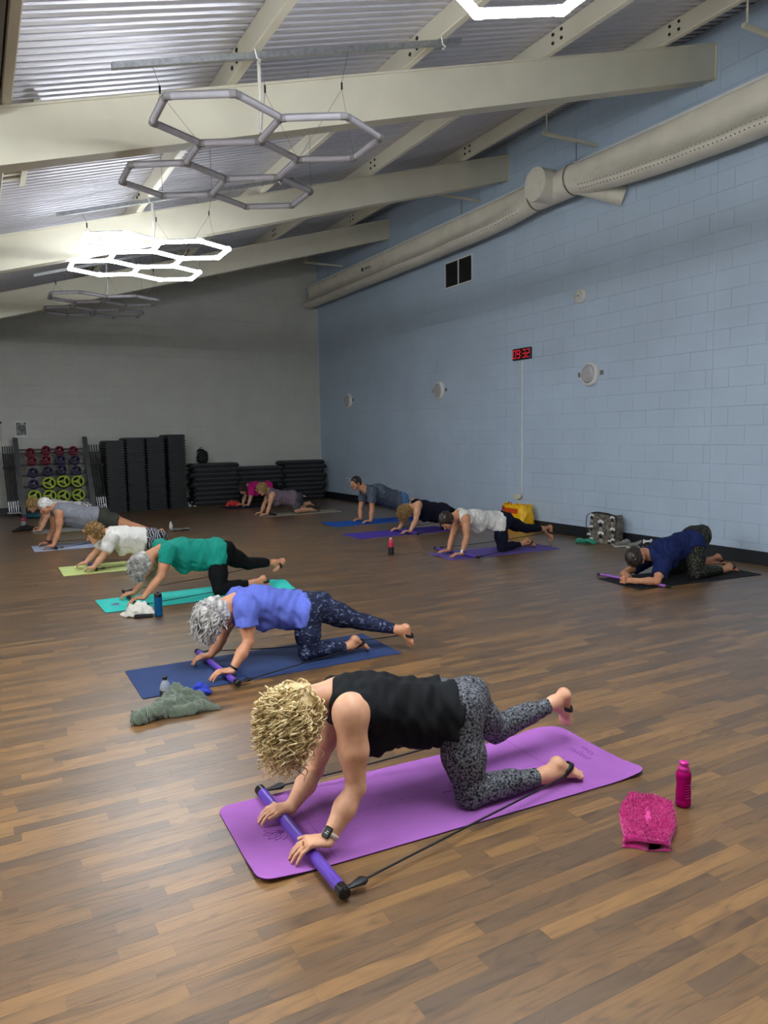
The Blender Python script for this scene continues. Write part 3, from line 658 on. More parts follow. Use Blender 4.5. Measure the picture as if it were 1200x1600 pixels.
def foot(fd, a, he, to, s, sole):
    a, he, to = np.array(a), np.array(he), np.array(to); ax = to-he; L = np.linalg.norm(ax); d = unit(ax)
    sole = unit(np.array(sole)-d*(np.array(sole) @ d)); lat = unit(np.cross(d, sole)); ball = he+d*(L*.70)-sole*.004
    fd.ell(he+d*.010-sole*.006, (d, lat, sole), (.034*s, .027*s, .031*s), .015)
    fd.cap(a, he+d*.012-sole*.012, .031*s, .026*s, .02)
    fd.cap(he+d*.012, ball, .022*s, .0155*s, .02, lat, 1.75)
    fd.cap(a, ball-sole*.004, .029*s, .0145*s, .025, lat, 1.2)
    fd.ell(ball+sole*.004, (d, lat, sole), (.026*s, .040*s, .013*s), .012)
    for i in range(5):
        o = (i-2)*.0165*s; r = (.0115, .0088, .0082, .0076, .007)[i]*s; ln = (.30, .29, .26, .23, .19)[i]*L
        b = ball+lat*o; m = b+d*ln*.55-sole*.004; e = b+d*ln+sole*.004
        fd.cap(b, m, r*1.1, r, .006); fd.cap(m, e, r, r*.95, .003)
    return lat, sole, d, ball
def head_frame(h, U, F):
    U = unit(U); F = unit(np.array(F)-U*(np.array(F) @ U)); return U, F, np.cross(U, F)
def head(fd, c, U, F, hs, male=False):
    c = np.array(c); U, F, S = head_frame(c, U, F); A = (F, S, U); P = lambda f, l, u: c+(F*f+S*l+U*u)*hs
    fd.ell(P(-.012, 0, .022), A, np.array((.094, .074, .086))*hs, .02)
    fd.ell(P(.030, 0, -.040), A, np.array((.058, .057, .068))*hs, .03)
    for l in (-1, 1): fd.cap(P(.030, l*.038, -.066), P(.066, l*.013, -.095), .022*hs, .021*hs, .025)
    for l in (-1, 1):
        fd.ell(P(.062, l*.038, -.034), A, np.array((.020, .020, .018))*hs, .02)             # cheek
        fd.ell(P(.094, l*.031, -.006), A, np.array((.015, .019, .012))*hs, .012, op='s')    # eye socket
        fd.cap(P(.080, l*.046, .010), P(.089, l*.014, .012), .007*hs, .007*hs, .010)         # brow
        fd.ell(P(-.004, l*.076, -.014), (unit(F-U*.25), S, unit(U+F*.25)), np.array((.017, .007, .030))*hs, .006)
        fd.ell(P(.002, l*.083, -.014), A, np.array((.008, .005, .015))*hs, .004, op='s')
    for l in (-1, 1):
        fd.cap(P(.084, l*.044, .001), P(.090, l*.018, .003), .0052*hs, .0052*hs, .004); fd.cap(P(.082, l*.042, -.014), P(.087, l*.020, -.015), .0045*hs, .0045*hs, .004)   # eyelids
    fd.cap(P(.086, 0, .002), P(.112, 0, -.034), .0075*hs, .012*hs, .010)                    # nose
    for l in (-1, 1): fd.ell(P(.101, l*.010, -.038), A, np.array((.010, .008, .008))*hs, .006)
    fd.ell(P(.086, 0, -.063), A, np.array((.010, .021, .006))*hs, .005); fd.ell(P(.085, 0, -.073), A, np.array((.010, .019, .007))*hs, .004)
    fd.ell(P(.098, 0, -.068), A, np.array((.008, .018, .0014))*hs, .002, op='s')
def eyes(root, c, U, F, hs):
    U, F, S = head_frame(c, U, F); c = np.array(c)
    for l in (-1, 1):
        e = c+(F*.0765+S*l*.031-U*.006)*hs; M = Matrix((tuple(S), tuple(U), tuple(F))).transposed()
        o = MB().lathe(e, [(.0001, .0125*hs), (.004*hs, .0118*hs), (.0085*hs, .009*hs), (.012*hs, .003*hs), (.0125*hs, 0), (.010*hs, -.007*hs), (.001, -.0125*hs)][::-1], 12, M).build('eye', M_EYE, root)
        MB().lathe(e+F*.0112*hs, [(.0066*hs, -.0008), (.0054*hs, .0012*hs), (.0005, .002*hs)], 10, M).build('iris', M_IRIS, o)
M_LIPS = plain('lips', (168, 96, 84), .45)
def mouth(root, c, U, F, hs):
    U, F, S = head_frame(c, U, F); c = np.array(c)
    for u, r in ((-.0625, .0042), (-.071, .005)): MB().tube([c+(S*q+F*(.0905-(q/.024)**2*.011)+U*(u+(.001 if u > -.065 else -.001)*(1-(q/.024)**2)-(u+.0667)*.55*(q/.024)**2))*hs for q in np.linspace(-.022, .022, 11)], [r*hs*math.cos(q)**.5+.0008 for q in np.linspace(-1.5, 1.5, 11)], 8).build('lip', M_LIPS, root)
def hair_cap(root, name, c, U, F, hs, thick, mat, h=.006, wave=.006, back=.0, seed=1, long=0, face=.052, top=.045, short=False):
    U, F, S = head_frame(c, U, F); c = np.array(c); r = .16+thick+long
    fd = Field(c-r, c+r, h)
    A = (F, S, U); P = lambda f, l, u: c+(F*f+S*l+U*u)*hs
    t = np.array((1, 1, 1))*thick
    fd.ell(P(-.014, 0, .024), A, np.array((.094, .075, .087))*hs+t, .02)
    fd.ell(P(-.045, 0, -.03), A, np.array((.055, .066, .062))*hs+t, .03)
    if long: fd.ell(P(-.05, 0, -.075), A, np.array((.045, .062, .06))*hs+t*.6, .03)
    for l in ((-1, 1) if not short else ()): fd.ell(P(.012, l*.062, -.01), A, np.array((.032, .014, .05))*hs+t*.5, .02)
    # keep the face and neck free
    cut = Field.__new__(Field); cut.__dict__ = dict(fd.__dict__); cut.f = np.full_like(fd.f, 1.0)
    cut.ell(P(.10, 0, -.045), A, np.array((.075, .066, top+.055))*hs, .0)
    cut.ell(P(-.01, 0, -.155), A, np.array((.10, .09, .06))*hs, .0)
    if short: cut.ell(P(.05, 0, -.075), A, np.array((.10, .12, .075))*hs, .0)
    a, b = fd.f, -cut.f; k = .012; hh = np.maximum(k-np.abs(a-b), 0)/k; fd.f = np.maximum(a, b)+hh*hh*k*.25
    if wave: fd.warp(wave, (.022, .04), seed)
    return fd.build(name, mat, root)
def strands(root, name, c, U, F, hs, n, mat, flow, base=.012, lift=.03, length=.09, curl=.006, turns=4, r=.0022, seed=5, m=26, sides=4, region=None, sub=None):
    """locks of hair: rooted all over the scalp, combed along flow over the skull and curled"""
    U, F, S = head_frame(c, U, F); c = np.array(c); rg = np.random.RandomState(seed)
    D = []
    while len(D) < n:
        d = unit(rg.normal(size=3)); f, s_, u = d @ F, d @ S, d @ U
        ok = (f < .30 or u > .52) and u > -.55 if region is None else region(f, s_, u)
        if ok: D.append(d)
    D = np.array(D); flow = unit(flow)
    rad = lambda d: 1/np.sqrt(((d @ F)/(.096*hs))**2+((d @ S)/(.077*hs))**2+((d @ U)/(.092*hs))**2)
    cc = c-F*.014*hs+U*.02*hs
    p = cc+D*(rad(D)+base*.6)[:, None]; L = length*(.6+.7*rg.rand(n)); lf = lift*rg.rand(n)**1.3
    jit = rg.normal(size=(n, 3))*.35; pts = np.zeros((n, m, 3)); t = np.linspace(0, 1, m)
    for i in range(m):
        pts[:, i] = p
        d = p-cc; dn = np.linalg.norm(d, axis=1)[:, None]; d = d/dn
        g = flow+jit*.6+d*(.15 if i < 5 else -.02); g = g-d*np.minimum(0, (g*d).sum(1))[:, None]
        g /= np.linalg.norm(g, axis=1)[:, None]+1e-9
        p = p+g*(L/m)[:, None]; d = p-cc; dn = np.linalg.norm(d, axis=1); dd = d/dn[:, None]
        mn = rad(dd)+base+lf*min(1, i/6); p = cc+dd*np.maximum(dn, mn)[:, None]
    tan = np.gradient(pts, axis=1); tan /= np.linalg.norm(tan, axis=2)[..., None]+1e-9
    ref = unit(np.array([.3, .5, .8])); u = np.cross(np.broadcast_to(ref, tan.shape), tan); u /= np.linalg.norm(u, axis=2)[..., None]+1e-9; w = np.cross(tan, u)
    ph = rg.rand(n)*6.28; tn = turns*(.7+.6*rg.rand(n)); a = ph[:, None]+tn[:, None]*2*math.pi*t[None]
    amp = curl*(.6+.8*rg.rand(n))[:, None]*np.minimum(1, t*4)[None]
    pts = pts+u*(amp*np.cos(a))[..., None]+w*(amp*np.sin(a))[..., None]
    tan = np.gradient(pts, axis=1); tan /= np.linalg.norm(tan, axis=2)[..., None]+1e-9
    u = np.cross(np.broadcast_to(ref, tan.shape), tan); u /= np.linalg.norm(u, axis=2)[..., None]+1e-9; w = np.cross(tan, u)
    rr = r*(.75+.5*rg.rand(n))[:, None]*(1-.75*t**3)[None]
    V = np.stack([pts+rr[..., None]*(math.cos(q)*u+math.sin(q)*w) for q in np.arange(sides)*2*math.pi/sides], 2)
    idx = np.arange(n*m*sides).reshape(n, m, sides); Q = np.stack([idx[:, :-1], np.roll(idx, -1, 2)[:, :-1], np.roll(idx, -1, 2)[:, 1:], idx[:, 1:]], -1).reshape(-1, 4)
    o = np_mesh(name, V.reshape(-1, 3), Q, mat, sub if sub is not None else root); o['kind'] = 'stuff'; return o

def person(key, label, *, h, U, F, skin_m, top, legs, hair, bs=.92, hs=.94, male=False, belly=.0, bust=.045, tight=.0, soles=None, shoes=None, hands='bar', seed=1, hip_w=1.0, torso=1.0, at=1.0, lt=1.0):
    J = {k: np.array(v) for k, v in POSES[key].items()}
    mid = (J['pel']+J['chest'])/2; root = thing('person', label, 'person', (mid[0], mid[1], 0))
    allp = np.array(list(J.values())); lo = allp.min(0)-.22; hi = allp.max(0)+.22; lo[2] = -.01
    L = unit((J['sF']-J['sN'])+(J['hF']-J['hN'])); spine = unit(J['neck']-J['pel']); D = np.cross(L, spine); D = D if D[2] < 0 else -D; D = unit(D)
    L = unit(np.cross(D, spine)); L = L if L[1] > 0 else -L
    A = (spine, L, D); s = bs; pel, che, nek = J['pel'], J['chest'], J['neck']; waist = pel*.52+che*.48
    def torso_prims(fd, g=0.0, k=.05):
        w = torso
        fd.ell(pel-spine*.02, A, (.115*s+g, .158*s*hip_w+g, .108*s+g), k)
        fd.cap(pel, waist, .104*s*w+g, .097*s*w+g, k, L, 1.32); fd.cap(waist, che, .097*s*w+g, .112*s*w+g, k, L, 1.26)
        fd.ell(che+spine*.01, A, (.155*s+g, .152*s*w+g, .118*s*w+g), k)
        fd.cap(che+spine*.04, nek-spine*.03*s, .088*s+g, .060*s+g, k, L, 1.35)
        for sd, q in (('N', -1), ('F', 1)):
            sh = J['s'+sd]; fd.cap(sh, nek-spine*.055*s+L*q*.035-D*.012, .046*s+g, .044*s+g, .05)
            fd.cap(sh*.85+che*.15, che+L*q*.05+D*.02, .052*s+g, .07*s+g, .05)
        if belly: fd.ell(waist+D*(.035+belly), A, (.14*s, .125*s+g, .085*s+g), .06)
        if bust:
            for q in (-1, 1): fd.ell(che+L*q*.066*s+D*(.082*s+bust*.5)-spine*.01, A, (.060*s+g, .060*s+g, (.045+bust*.6)*s+g), .035)
    def seat_prims(fd, g=0.0):
        fd.ell(pel-spine*.02, A, (.115*s+g, .158*s*hip_w+g, .108*s+g), .05)
        for sd, q in (('N', -1), ('F', 1)):
            fd.ell(J['h'+sd]-spine*.055*s-D*.034*s+L*q*-.012, A, (.088*s+g, .082*s+g, .092*s+g), .045)
    def thigh(fd, sd, g=0.0, clip=(), k=.035):
        a, b = J['h'+sd], J['k'+sd]; fd.cap(a, a*.45+b*.55, .100*s*lt+g, .086*s*lt+g, k, clip=clip); fd.cap(a*.45+b*.55, b, .086*s*lt+g, .058*s+g, k, clip=clip)
    def calf(fd, sd, g=0.0, clip=(), k=.022):
        a, b = J['k'+sd], J['a'+sd]; back = unit(np.cross(np.cross(b-a, J['h'+sd]-a), b-a)); back = back
        fd.cap(a, b, .050*s+g, .033*s+g, k, clip=clip); c = a*.68+b*.32+back*.012
        fd.cap(a*.82+b*.18+back*.010, a*.45+b*.55+back*.010, .053*s+g, .044*s+g, .03, clip=clip)
        fd.ell(a, (unit(b-a), L, unit(np.cross(b-a, L))), (.054*s+g, .052*s+g, .054*s+g), .02, clip=clip)
    def upper(fd, sd, g=0.0, clip=(), k=.025):
        a, b = J['s'+sd], J['e'+sd]; fd.ell(a+D*-.004, (unit(b-a), L, unit(np.cross(b-a, L))), (.074*s*at+g, .056*s*at+g, .068*s*at+g), k, clip=clip)
        fd.cap(a, a*.5+b*.5, .058*s*at+g, .053*s*at+g, k, clip=clip); fd.cap(a*.5+b*.5, b, .053*s*at+g, .038*s+g, k, clip=clip)
    def fore(fd, sd):
        a, b = J['e'+sd], J['w'+sd]; fd.cap(a, a*.6+b*.4, .038*s, .041*s*at, .015); fd.cap(a*.6+b*.4, b, .041*s*at, .027*s, .015); fd.ell(a, A, (.037*s,)*3, .012)
    # --- skin: one continuous surface
    fd = Field(lo, hi, h); torso_prims(fd); seat_prims(fd)
    hd = {}
    for sd in 'NF':
        thigh(fd, sd); calf(fd, sd); upper(fd, sd); fore(fd, sd)
        a, he, to = J['a'+sd], J['he'+sd], J['to'+sd]; dft = to-he
        so = (0, 0, 1) if dft[0] > abs(dft[2]) else (1, 0, .15)
        if soles and sd in soles: so = soles[sd]
        hd['f'+sd] = foot(fd, a, he, to, s, so)
        if hands != 'clasp': hd[sd] = hand(fd, J['w'+sd], J['t'+sd], L*(1 if sd == 'N' else -1), s, over=(hands == 'bar'))
    if hands == 'clasp': clasp(fd, J['wN'], J['wF'], (J['tN']+J['tF'])/2+np.array([.03, 0, .01]), s)
    U, Fv, S = head_frame(J['head'], U, F); hc = J['head']
    fd.cap(hc-U*.055*hs-Fv*.022*hs, nek-spine*.02, .052*hs, .058*s, .03); fd.cap(hc-U*.02-Fv*.05*hs, nek-spine*.03-D*.02, .040*hs, .052*s, .03)
    head(fd, hc, U, Fv, hs, male)
    body = fd.build('body', skin_m, root)
    eyes(root, hc, U, Fv, hs); mouth(root, hc, U, Fv, hs)
    # --- clothing
    def garment(name, mat, fn, warp=None, clips=(), label=None, vox=h*1.15):
        g = Field(lo, hi, vox); fn(g)
        if warp: g.warp(warp[0], warp[1], seed)
        for o, n in clips: g.clip(o, n)
        ob = g.build(name, mat, root)
        if label: ob['label'] = label
        return ob
    tk = top; hem = pel+spine*tk.get('hem', -.02); neckp = nek-spine*tk.get('neck', .015)-D*-.0
    def topfn(g):
        gg = tk.get('g', .017); torso_prims(g, gg); seat_prims(g, gg+.002)
        if tk.get('hang'):
            q = tk['hang']; g.cap(che+D*.06-spine*.03, pel+D*(.04+q)+spine*.02, .085*s, .10*s, .06, L, 1.35)
        for sd in 'NF':
            a, b = J['h'+sd], J['k'+sd]; d = unit(b-a); thigh(g, sd, gg+.002, clip=[(a+d*.09, d)])
        g.clip(hem, -spine); g.clip(nek+spine*.03, spine)
        g.ell(nek+spine*(.035-tk.get('neck', 0))+D*.03, A, (.066*s, .076*s, .13*s), .012, op='s')
        for sd, q in (('N', -1), ('F', 1)):
            a, b = J['s'+sd], J['e'+sd]; d = unit(b-a)
            if tk['sleeve'] > 0: upper(g, sd, tk.get('sg', .014), clip=[(a+d*np.linalg.norm(b-a)*tk['sleeve'], d)])
            else: g.cap(a-D*.01+L*q*.036+spine*.012, a+d*.09+L*q*.026, .058*s*at, .068*s*at, .015, op='s')
    nn = unit(spine*.8+D*tk.get('vdrop', .35))
    garment(tk.get('name', 'shirt'), tk['mat'], topfn, tk.get('warp', (.006, (.05, .09))), [], tk.get('label'))
    lg = legs
    def legfn(g):
        gg = lg.get('g', .006)
        torso_prims(g, gg); seat_prims(g, gg); g.clip(pel+spine*max(.06, top.get('hem', 0)+.04), spine)
        for sd in 'NF':
            e = lg['len']
            if e > 1:
                thigh(g, sd, gg); a, b = J['k'+sd], J['a'+sd]; d = unit(b-a); cut = a+(b-a)*(e-1); calf(g, sd, gg, clip=[(cut, d)])
            else:
                a, b = J['h'+sd], J['k'+sd]; d = unit(b-a); cut = a+(b-a)*e; thigh(g, sd, gg, clip=[(cut, d)])
    garment(lg['name'], lg['mat'], legfn, lg.get('warp', (.0022, (.04, .07))), [], lg.get('label'))
    # --- shoes or socks
    if shoes:
        for sd in 'NF':
            a, he, to = J['a'+sd], J['he'+sd], J['to'+sd]; lat, so, d, ball = hd['f'+sd]
            g = Field(np.minimum(np.minimum(a, he), to)-.09, np.maximum(np.maximum(a, he), to)+.09, .006)
            g.cap(he+d*.01, to-d*.01, .034*s, .026*s, .02, lat, 1.35); g.cap(a, he+d*.02, .038*s, .034*s, .02)
            g.build('shoe', shoes, root)
    # --- hair
    hair(root, hc, U, Fv, hs)
    return root, J, dict(s=s, L=L, D=D, spine=spine, U=U, FV=Fv, S=S, **hd)
# ------------------------------------------------------------------ the class: who wears what
SK1 = skin('skin_fair', (216, 166, 132)); SK2 = skin('skin_tan', (202, 146, 110)); SK3 = skin('skin_pale', (222, 174, 142))
H_BLOND = hairmat('blonde_hair', (178, 148, 92), (242, 224, 176), 30); H_GREY = hairmat('grey_hair', (134, 132, 128), (208, 205, 199), 22); H_WHITE = hairmat('white_hair', (190, 188, 184), (236, 234, 230), 40)
H_BROWN = hairmat('brown_hair', (28, 22, 19), (62, 48, 38), 60); H_MIX = hairmat('dark_blonde_hair', (104, 78, 44), (196, 160, 100), 44); H_DARK = hairmat('black_brown_hair', (22, 18, 16), (62, 50, 42), 60)
fab = lambda n, c, **k: plain(n, c, .85, spec=.2, noise=(40, .07), bump=(420, .12, .002), **k)
T_BLACK = fab('black_jersey', (20, 22, 24)); T_BLUE = fab('periwinkle_jersey', (96, 110, 196)); T_TEAL = fab('teal_jersey', (24, 142, 124)); T_WHITE = fab('white_cotton', (222, 220, 212)); T_HEATHER = fab('heather_grey', (132, 134, 142))
T_MAUVE = fab('mauve_cotton', (122, 106, 116)); T_PINK = fab('hot_pink_cotton', (196, 34, 122)); T_SLATE = fab('slate_tee', (84, 92, 104)); T_NAVY = fab('navy_tee', (26, 38, 84)); T_INK = fab('ink_navy_vest', (22, 24, 40))
T_OLIVE = fab('dark_olive_shorts', (58, 60, 52)); T_GREYS = fab('grey_shorts', (84, 86, 90)); T_BLUES = fab('blue_shorts', (92, 128, 176)); L_BLACK = fab('black_leggings', (14, 15, 18)); L_NAVY = fab('navy_leggings', (18, 22, 40))
L_LEO = pattern('speckled_grey_leggings', 'noise', (22, 23, 26), (98, 100, 106), 105, lo=.44, hi=.52, c3=(124, 126, 132)); L_CAMO = pattern('navy_print_leggings', 'noise', (22, 28, 52), (30, 38, 70), 30, lo=.46, hi=.56, c3=(128, 142, 172), stretch=(1, 1, 1.6))
L_ZEBRA = pattern('striped_leggings', 'wave', (20, 20, 24), (150, 150, 158), 11, lo=.55, hi=.75); L_BW = pattern('white_patterned_leggings', 'voronoi', (18, 18, 20), (212, 212, 210), 26, lo=.40, hi=.46); L_FLECK = pattern('flecked_black_leggings', 'noise', (20, 22, 20), (30, 32, 28), 70, lo=.5, hi=.56, c3=(140, 136, 104))

def curls(n, length, curl, r, lift, mat, thick=.016, flow=(0, 0, -1), turns=5, seed=3, wave=.008, cap_h=.006, long=0, m=26, region=None):
    def f(root, c, U, F, hs):
        cp = hair_cap(root, 'hair', c, U, F, hs, thick, mat, cap_h, wave, seed=seed, long=long)
        if n: strands(root, 'locks', c, U, F, hs, n, mat, flow, base=thick*.8, lift=lift, length=length, curl=curl, turns=turns, r=r, seed=seed, m=m, sub=cp, region=region)
    return f
def crop(mat, thick=.007, wave=.002, n=0, seed=2, cap_h=.005):
    return lambda root, c, U, F, hs: hair_cap(root, 'hair', c, U, F, hs, thick, mat, cap_h, wave, seed=seed, short=True)

p1 = person('p1', 'woman with curly blonde hair, black vest and speckled grey leggings kneeling on the purple mat', h=.005, U=(-.86, -.08, -.5), F=(.45, 0, -.88), skin_m=SK1, bs=.95, hs=.97, at=1.12,
    top=dict(sleeve=0, mat=T_BLACK, hem=.035, neck=-.03, hang=.030, name='vest', warp=(.007, (.05, .10))), legs=dict(name='leggings', mat=L_LEO, len=1.88), bust=.05, belly=.02,
    hair=curls(720, .12, .0115, .0036, .038, H_BLOND, .018, flow=(-.12, -.05, -1), turns=3.2, seed=7, m=34, cap_h=.005, region=lambda f, s, u: u > (-.62 if f > 0 else -.95) and (f < .45 or u > .3)))
p2 = person('p2', 'woman with short grey hair, periwinkle tee and navy patterned leggings kneeling on the navy mat', h=.006, U=(-.78, -.1, -.62), F=(-.42, -.15, -.9), skin_m=SK2, bs=.90, hs=1.06, at=1.08,
    top=dict(sleeve=.52, mat=T_BLUE, hem=.045, neck=.0, hang=.02, sg=.018), legs=dict(name='leggings', mat=L_CAMO, len=1.90), bust=.045, belly=.01,
    hair=curls(360, .085, .007, .0062, .014, H_GREY, .022, flow=(-.2, -.1, -1), turns=1.3, seed=9, m=16))
p3 = person('p3', 'woman with grey curls, teal tee and black leggings kneeling on the turquoise mat', h=.0075, U=(-.72, -.1, -.68), F=(-.5, -.1, -.85), skin_m=SK2, bs=.95, hs=.97,
    top=dict(sleeve=.42, mat=T_TEAL, hem=-.075, neck=.01, hang=.05, sg=.016), legs=dict(name='leggings', mat=L_BLACK, len=1.80), bust=.06, belly=.045, torso=1.12,
    hair=curls(420, .075, .008, .0042, .015, H_GREY, .016, flow=(-.1, -.1, -1), turns=2, seed=12, m=16))
p4 = person('p4', 'woman with blonde curls, loose white tee on the lime mat', h=.010, U=(-.45, -.1, .86), F=(-.75, -.1, -.6), skin_m=SK1, bs=.98, hs=.97,
    top=dict(sleeve=.75, mat=T_WHITE, hem=.075, neck=.02, hang=.07, sg=.022), legs=dict(name='leggings', mat=L_ZEBRA, len=1.85), bust=.06, belly=.06, torso=1.12,
    hair=curls(320, .06, .008, .005, .018, H_MIX, .018, turns=2, seed=15, m=14))
p5 = person('p5', 'man with white hair and heather grey vest in a plank on the pale blue mat', h=.008, U=(-.62, -.15, .75), F=(-.72, -.25, -.62), skin_m=SK2, bs=1.02, hs=.98, male=True,
    top=dict(sleeve=0, g=.028, mat=T_HEATHER, hem=-.02, neck=.01, hang=.05, name='vest'), legs=dict(name='shorts', mat=T_OLIVE, len=.62, g=.016, warp=(.005, (.06,))), bust=0, belly=.03, torso=1.08, hair=crop(H_WHITE, .009, .003))
p6 = person('p6', 'woman with tied blonde hair, white top and black and white leggings beside the weight rack', h=.011, U=(-.6, 0, .75), F=(-.7, 0, -.65), skin_m=SK1, bs=.98, hs=.96,
    top=dict(sleeve=0, mat=T_WHITE, hem=0, neck=.01, hang=.04, name='vest'), legs=dict(name='leggings', mat=L_BW, len=1.85), hair=curls(160, .08, .004, .005, .014, H_MIX, .014, turns=1, seed=4, m=12))
p7 = person('p7', 'woman with blonde bob, mauve vest and grey shorts on the beige mat', h=.011, U=(-.55, -.1, .8), F=(-.72, -.25, -.65), skin_m=SK1, bs=.95, hs=.96,
    top=dict(sleeve=0, g=.021, mat=T_MAUVE, hem=-.01, neck=.02, hang=.06, name='vest'), legs=dict(name='shorts', mat=T_GREYS, len=.90, g=.010), shoes=M_BLACK, hair=curls(200, .11, .004, .005, .016, H_MIX, .014, turns=1, seed=6, m=12))
p8 = person('p8', 'person in hot pink tee kneeling far back before the low step stack', h=.012, U=(-.7, 0, .5), F=(-.6, -.1, -.8), skin_m=SK3, bs=.98, hs=.96,
    top=dict(sleeve=.6, mat=T_PINK, hem=-.03, neck=.02, hang=.05, sg=.02), legs=dict(name='leggings', mat=L_BLACK, len=1.8), shoes=M_BLACK, hair=curls(120, .09, .004, .005, .014, H_BROWN, .012, turns=1, seed=8, m=10))
p9 = person('p9', 'man with cropped hair, slate tee and blue shorts looking ahead on the blue mat', h=.0075, U=(-.22, -.05, .97), F=(-.95, -.2, -.25), skin_m=SK2, bs=1.06, hs=1.0, male=True,
    top=dict(sleeve=.62, g=.034, mat=T_SLATE, hem=-.0, neck=.01, hang=.04, sg=.022), legs=dict(name='shorts', mat=T_BLUES, len=.85, g=.022, warp=(.006, (.06,))), bust=0, belly=.02, torso=1.08, hair=crop(H_BROWN, .006, .0015))
p10 = person('p10', 'woman with dark blonde curls and ink navy vest kneeling on the violet mat', h=.010, U=(-.80, -.1, -.35), F=(-.35, -.2, -.9), skin_m=SK1, bs=1.0, hs=.98,
    top=dict(sleeve=0, mat=T_INK, hem=-.04, neck=.01, hang=.06, name='vest'), legs=dict(name='leggings', mat=L_BLACK, len=1.7), belly=.04, torso=1.1, hair=curls(300, .12, .007, .0042, .02, H_MIX, .016, turns=2.4, seed=21, m=16))
p11 = person('p11', 'woman with dark ponytail, white vest and navy leggings kneeling nearest the yellow bag', h=.0075, U=(-.82, -.1, .5), F=(-.50, -.15, -.85), skin_m=SK2, bs=.90, torso=.94, hs=.95,
    top=dict(sleeve=0, mat=T_WHITE, hem=.05, neck=.01, hang=.015, name='vest'), legs=dict(name='leggings', mat=L_NAVY, len=1.90), hair=curls(0, 0, 0, 0, 0, H_DARK, .009, wave=.003))
p12 = person('p12', 'person in navy tee and flecked leggings resting on forearms by the blue wall', h=.0075, U=(-.72, -.25, -.5), F=(-.5, -.35, -.8), skin_m=SK2, bs=.96, hs=.96,
    top=dict(sleeve=.62, mat=T_NAVY, hem=.10, neck=.01, hang=.05, sg=.022), legs=dict(name='leggings', mat=L_FLECK, len=1.86, g=.008), belly=.02, hands='clasp', hair=crop(H_DARK, .010, .003, 160))

def ponytail(P, J, X, mat):
    c = J['head']-X['FV']*.10+X['U']*.035; e = c+np.array([.03, -.02, -.01])
    pts = [J['head']-X['FV']*.085+X['U']*.03, c, e+np.array([.02, 0, -.03]), e+np.array([.02, -.01, -.10])]
    MB().tube(pts, [.016, .022, .022, .006], 10).build('ponytail', mat, P)
ponytail(p11[0], p11[1], p11[2], H_DARK)
# small things worn: watches, ring, bracelet
def band(P, J, sd, mat, r=.030, off=.028, face=None, w=.009, name='watch'):
    a, b = J['e'+sd], J['w'+sd]; d = unit(b-a); c = b-d*off; u = unit(np.cross(d, (0, 1, 0))); v = np.cross(d, u)
    mb = MB(); ring = [(c+r*(math.cos(t)*u+math.sin(t)*v)) for t in np.linspace(0, 2*math.pi, 20, endpoint=False)]
    P0 = [[p+d*q+unit(p-c)*o for p in ring+ring[:1]] for q, o in ((-w, 0), (-w, .003), (w, .003), (w, 0))]
    mb.grid(P0); o = mb.build(name, mat, P)
    if face is not None:
        out = unit(np.array([-.55, -.45, .70])-d*(np.array([-.55, -.45, .70]) @ d)); s = np.cross(d, out); M = Matrix.Translation(Vector(c+out*(r+.006))) @ Matrix((tuple(s), tuple(d), tuple(out))).transposed().to_4x4()
        MB().bbox((-.017, -.021, -.006), (.017, .021, .005), .005, M).build('watch_face', face, o)
        mb = MB(); mb.box((-.007, .003, .005), (.007, .005, .0056), M); mb.box((-.007, -.004, .005), (.002, -.002, .0056), M); mb.build('watch_digits', M_WHITE, o)
    return o
WATCHG = plain('cream_strap', (214, 196, 176), .5)
band(p1[0], p1[1], 'N', WATCHG, .029, .022, M_BLACKGLOSS)['label'] = 'smart watch on a pale strap'
band(p2[0], p2[1], 'N', M_BLACK, .027, .022, None, .007); band(p11[0], p11[1], 'N', M_BLACK, .028, .022, M_WHITE, .008); band(p5[0], p5[1], 'F', M_BLACK, .031, .02, None, .009)
M_GOLD = plain('gold', (206, 160, 70), .25, metal=1)
def ring(P, J, X):
    d, lat, kn = X['N']; b = kn-lat*.010*.93+d*.018+np.array([0, 0, .003]); MB().tube([b+.0105*(math.cos(t)*lat+math.sin(t)*np.array([0, 0, 1.])) for t in np.linspace(0, 6.283, 14, endpoint=False)], .0016, 6, True).build('ring', M_GOLD, P)
ring(p1[0], p1[1], p1[2])
# blue tee of the second woman: darker side panels are shade only; her spectacles rim
M_SPEC = plain('red_spectacles', (120, 24, 30), .3)
def glasses(P, J, X, mat, hs=.95):
    c, U, F, S = J['head'], X['U'], X['FV'], X['S']; mb = MB()
    for l in (-1, 1):
        e = c+(F*.098+S*l*.031-U*.006)*hs; mb.tube([e+(.020*math.cos(t)*S+.016*math.sin(t)*U)*hs for t in np.linspace(0, 6.283, 16, endpoint=False)], .0018, 5, True)
        mb.tube([e+S*l*.02*hs, c+(F*.05+S*l*.076)*hs, c+(-F*.005+S*l*.083-U*.0)*hs], .0018, 5)
    mb.tube([c+(F*.100+S*q)*hs for q in (-.011, 0, .011)], .0018, 5); mb.build('spectacles', mat, P)
glasses(p2[0], p2[1], p2[2], M_SPEC)
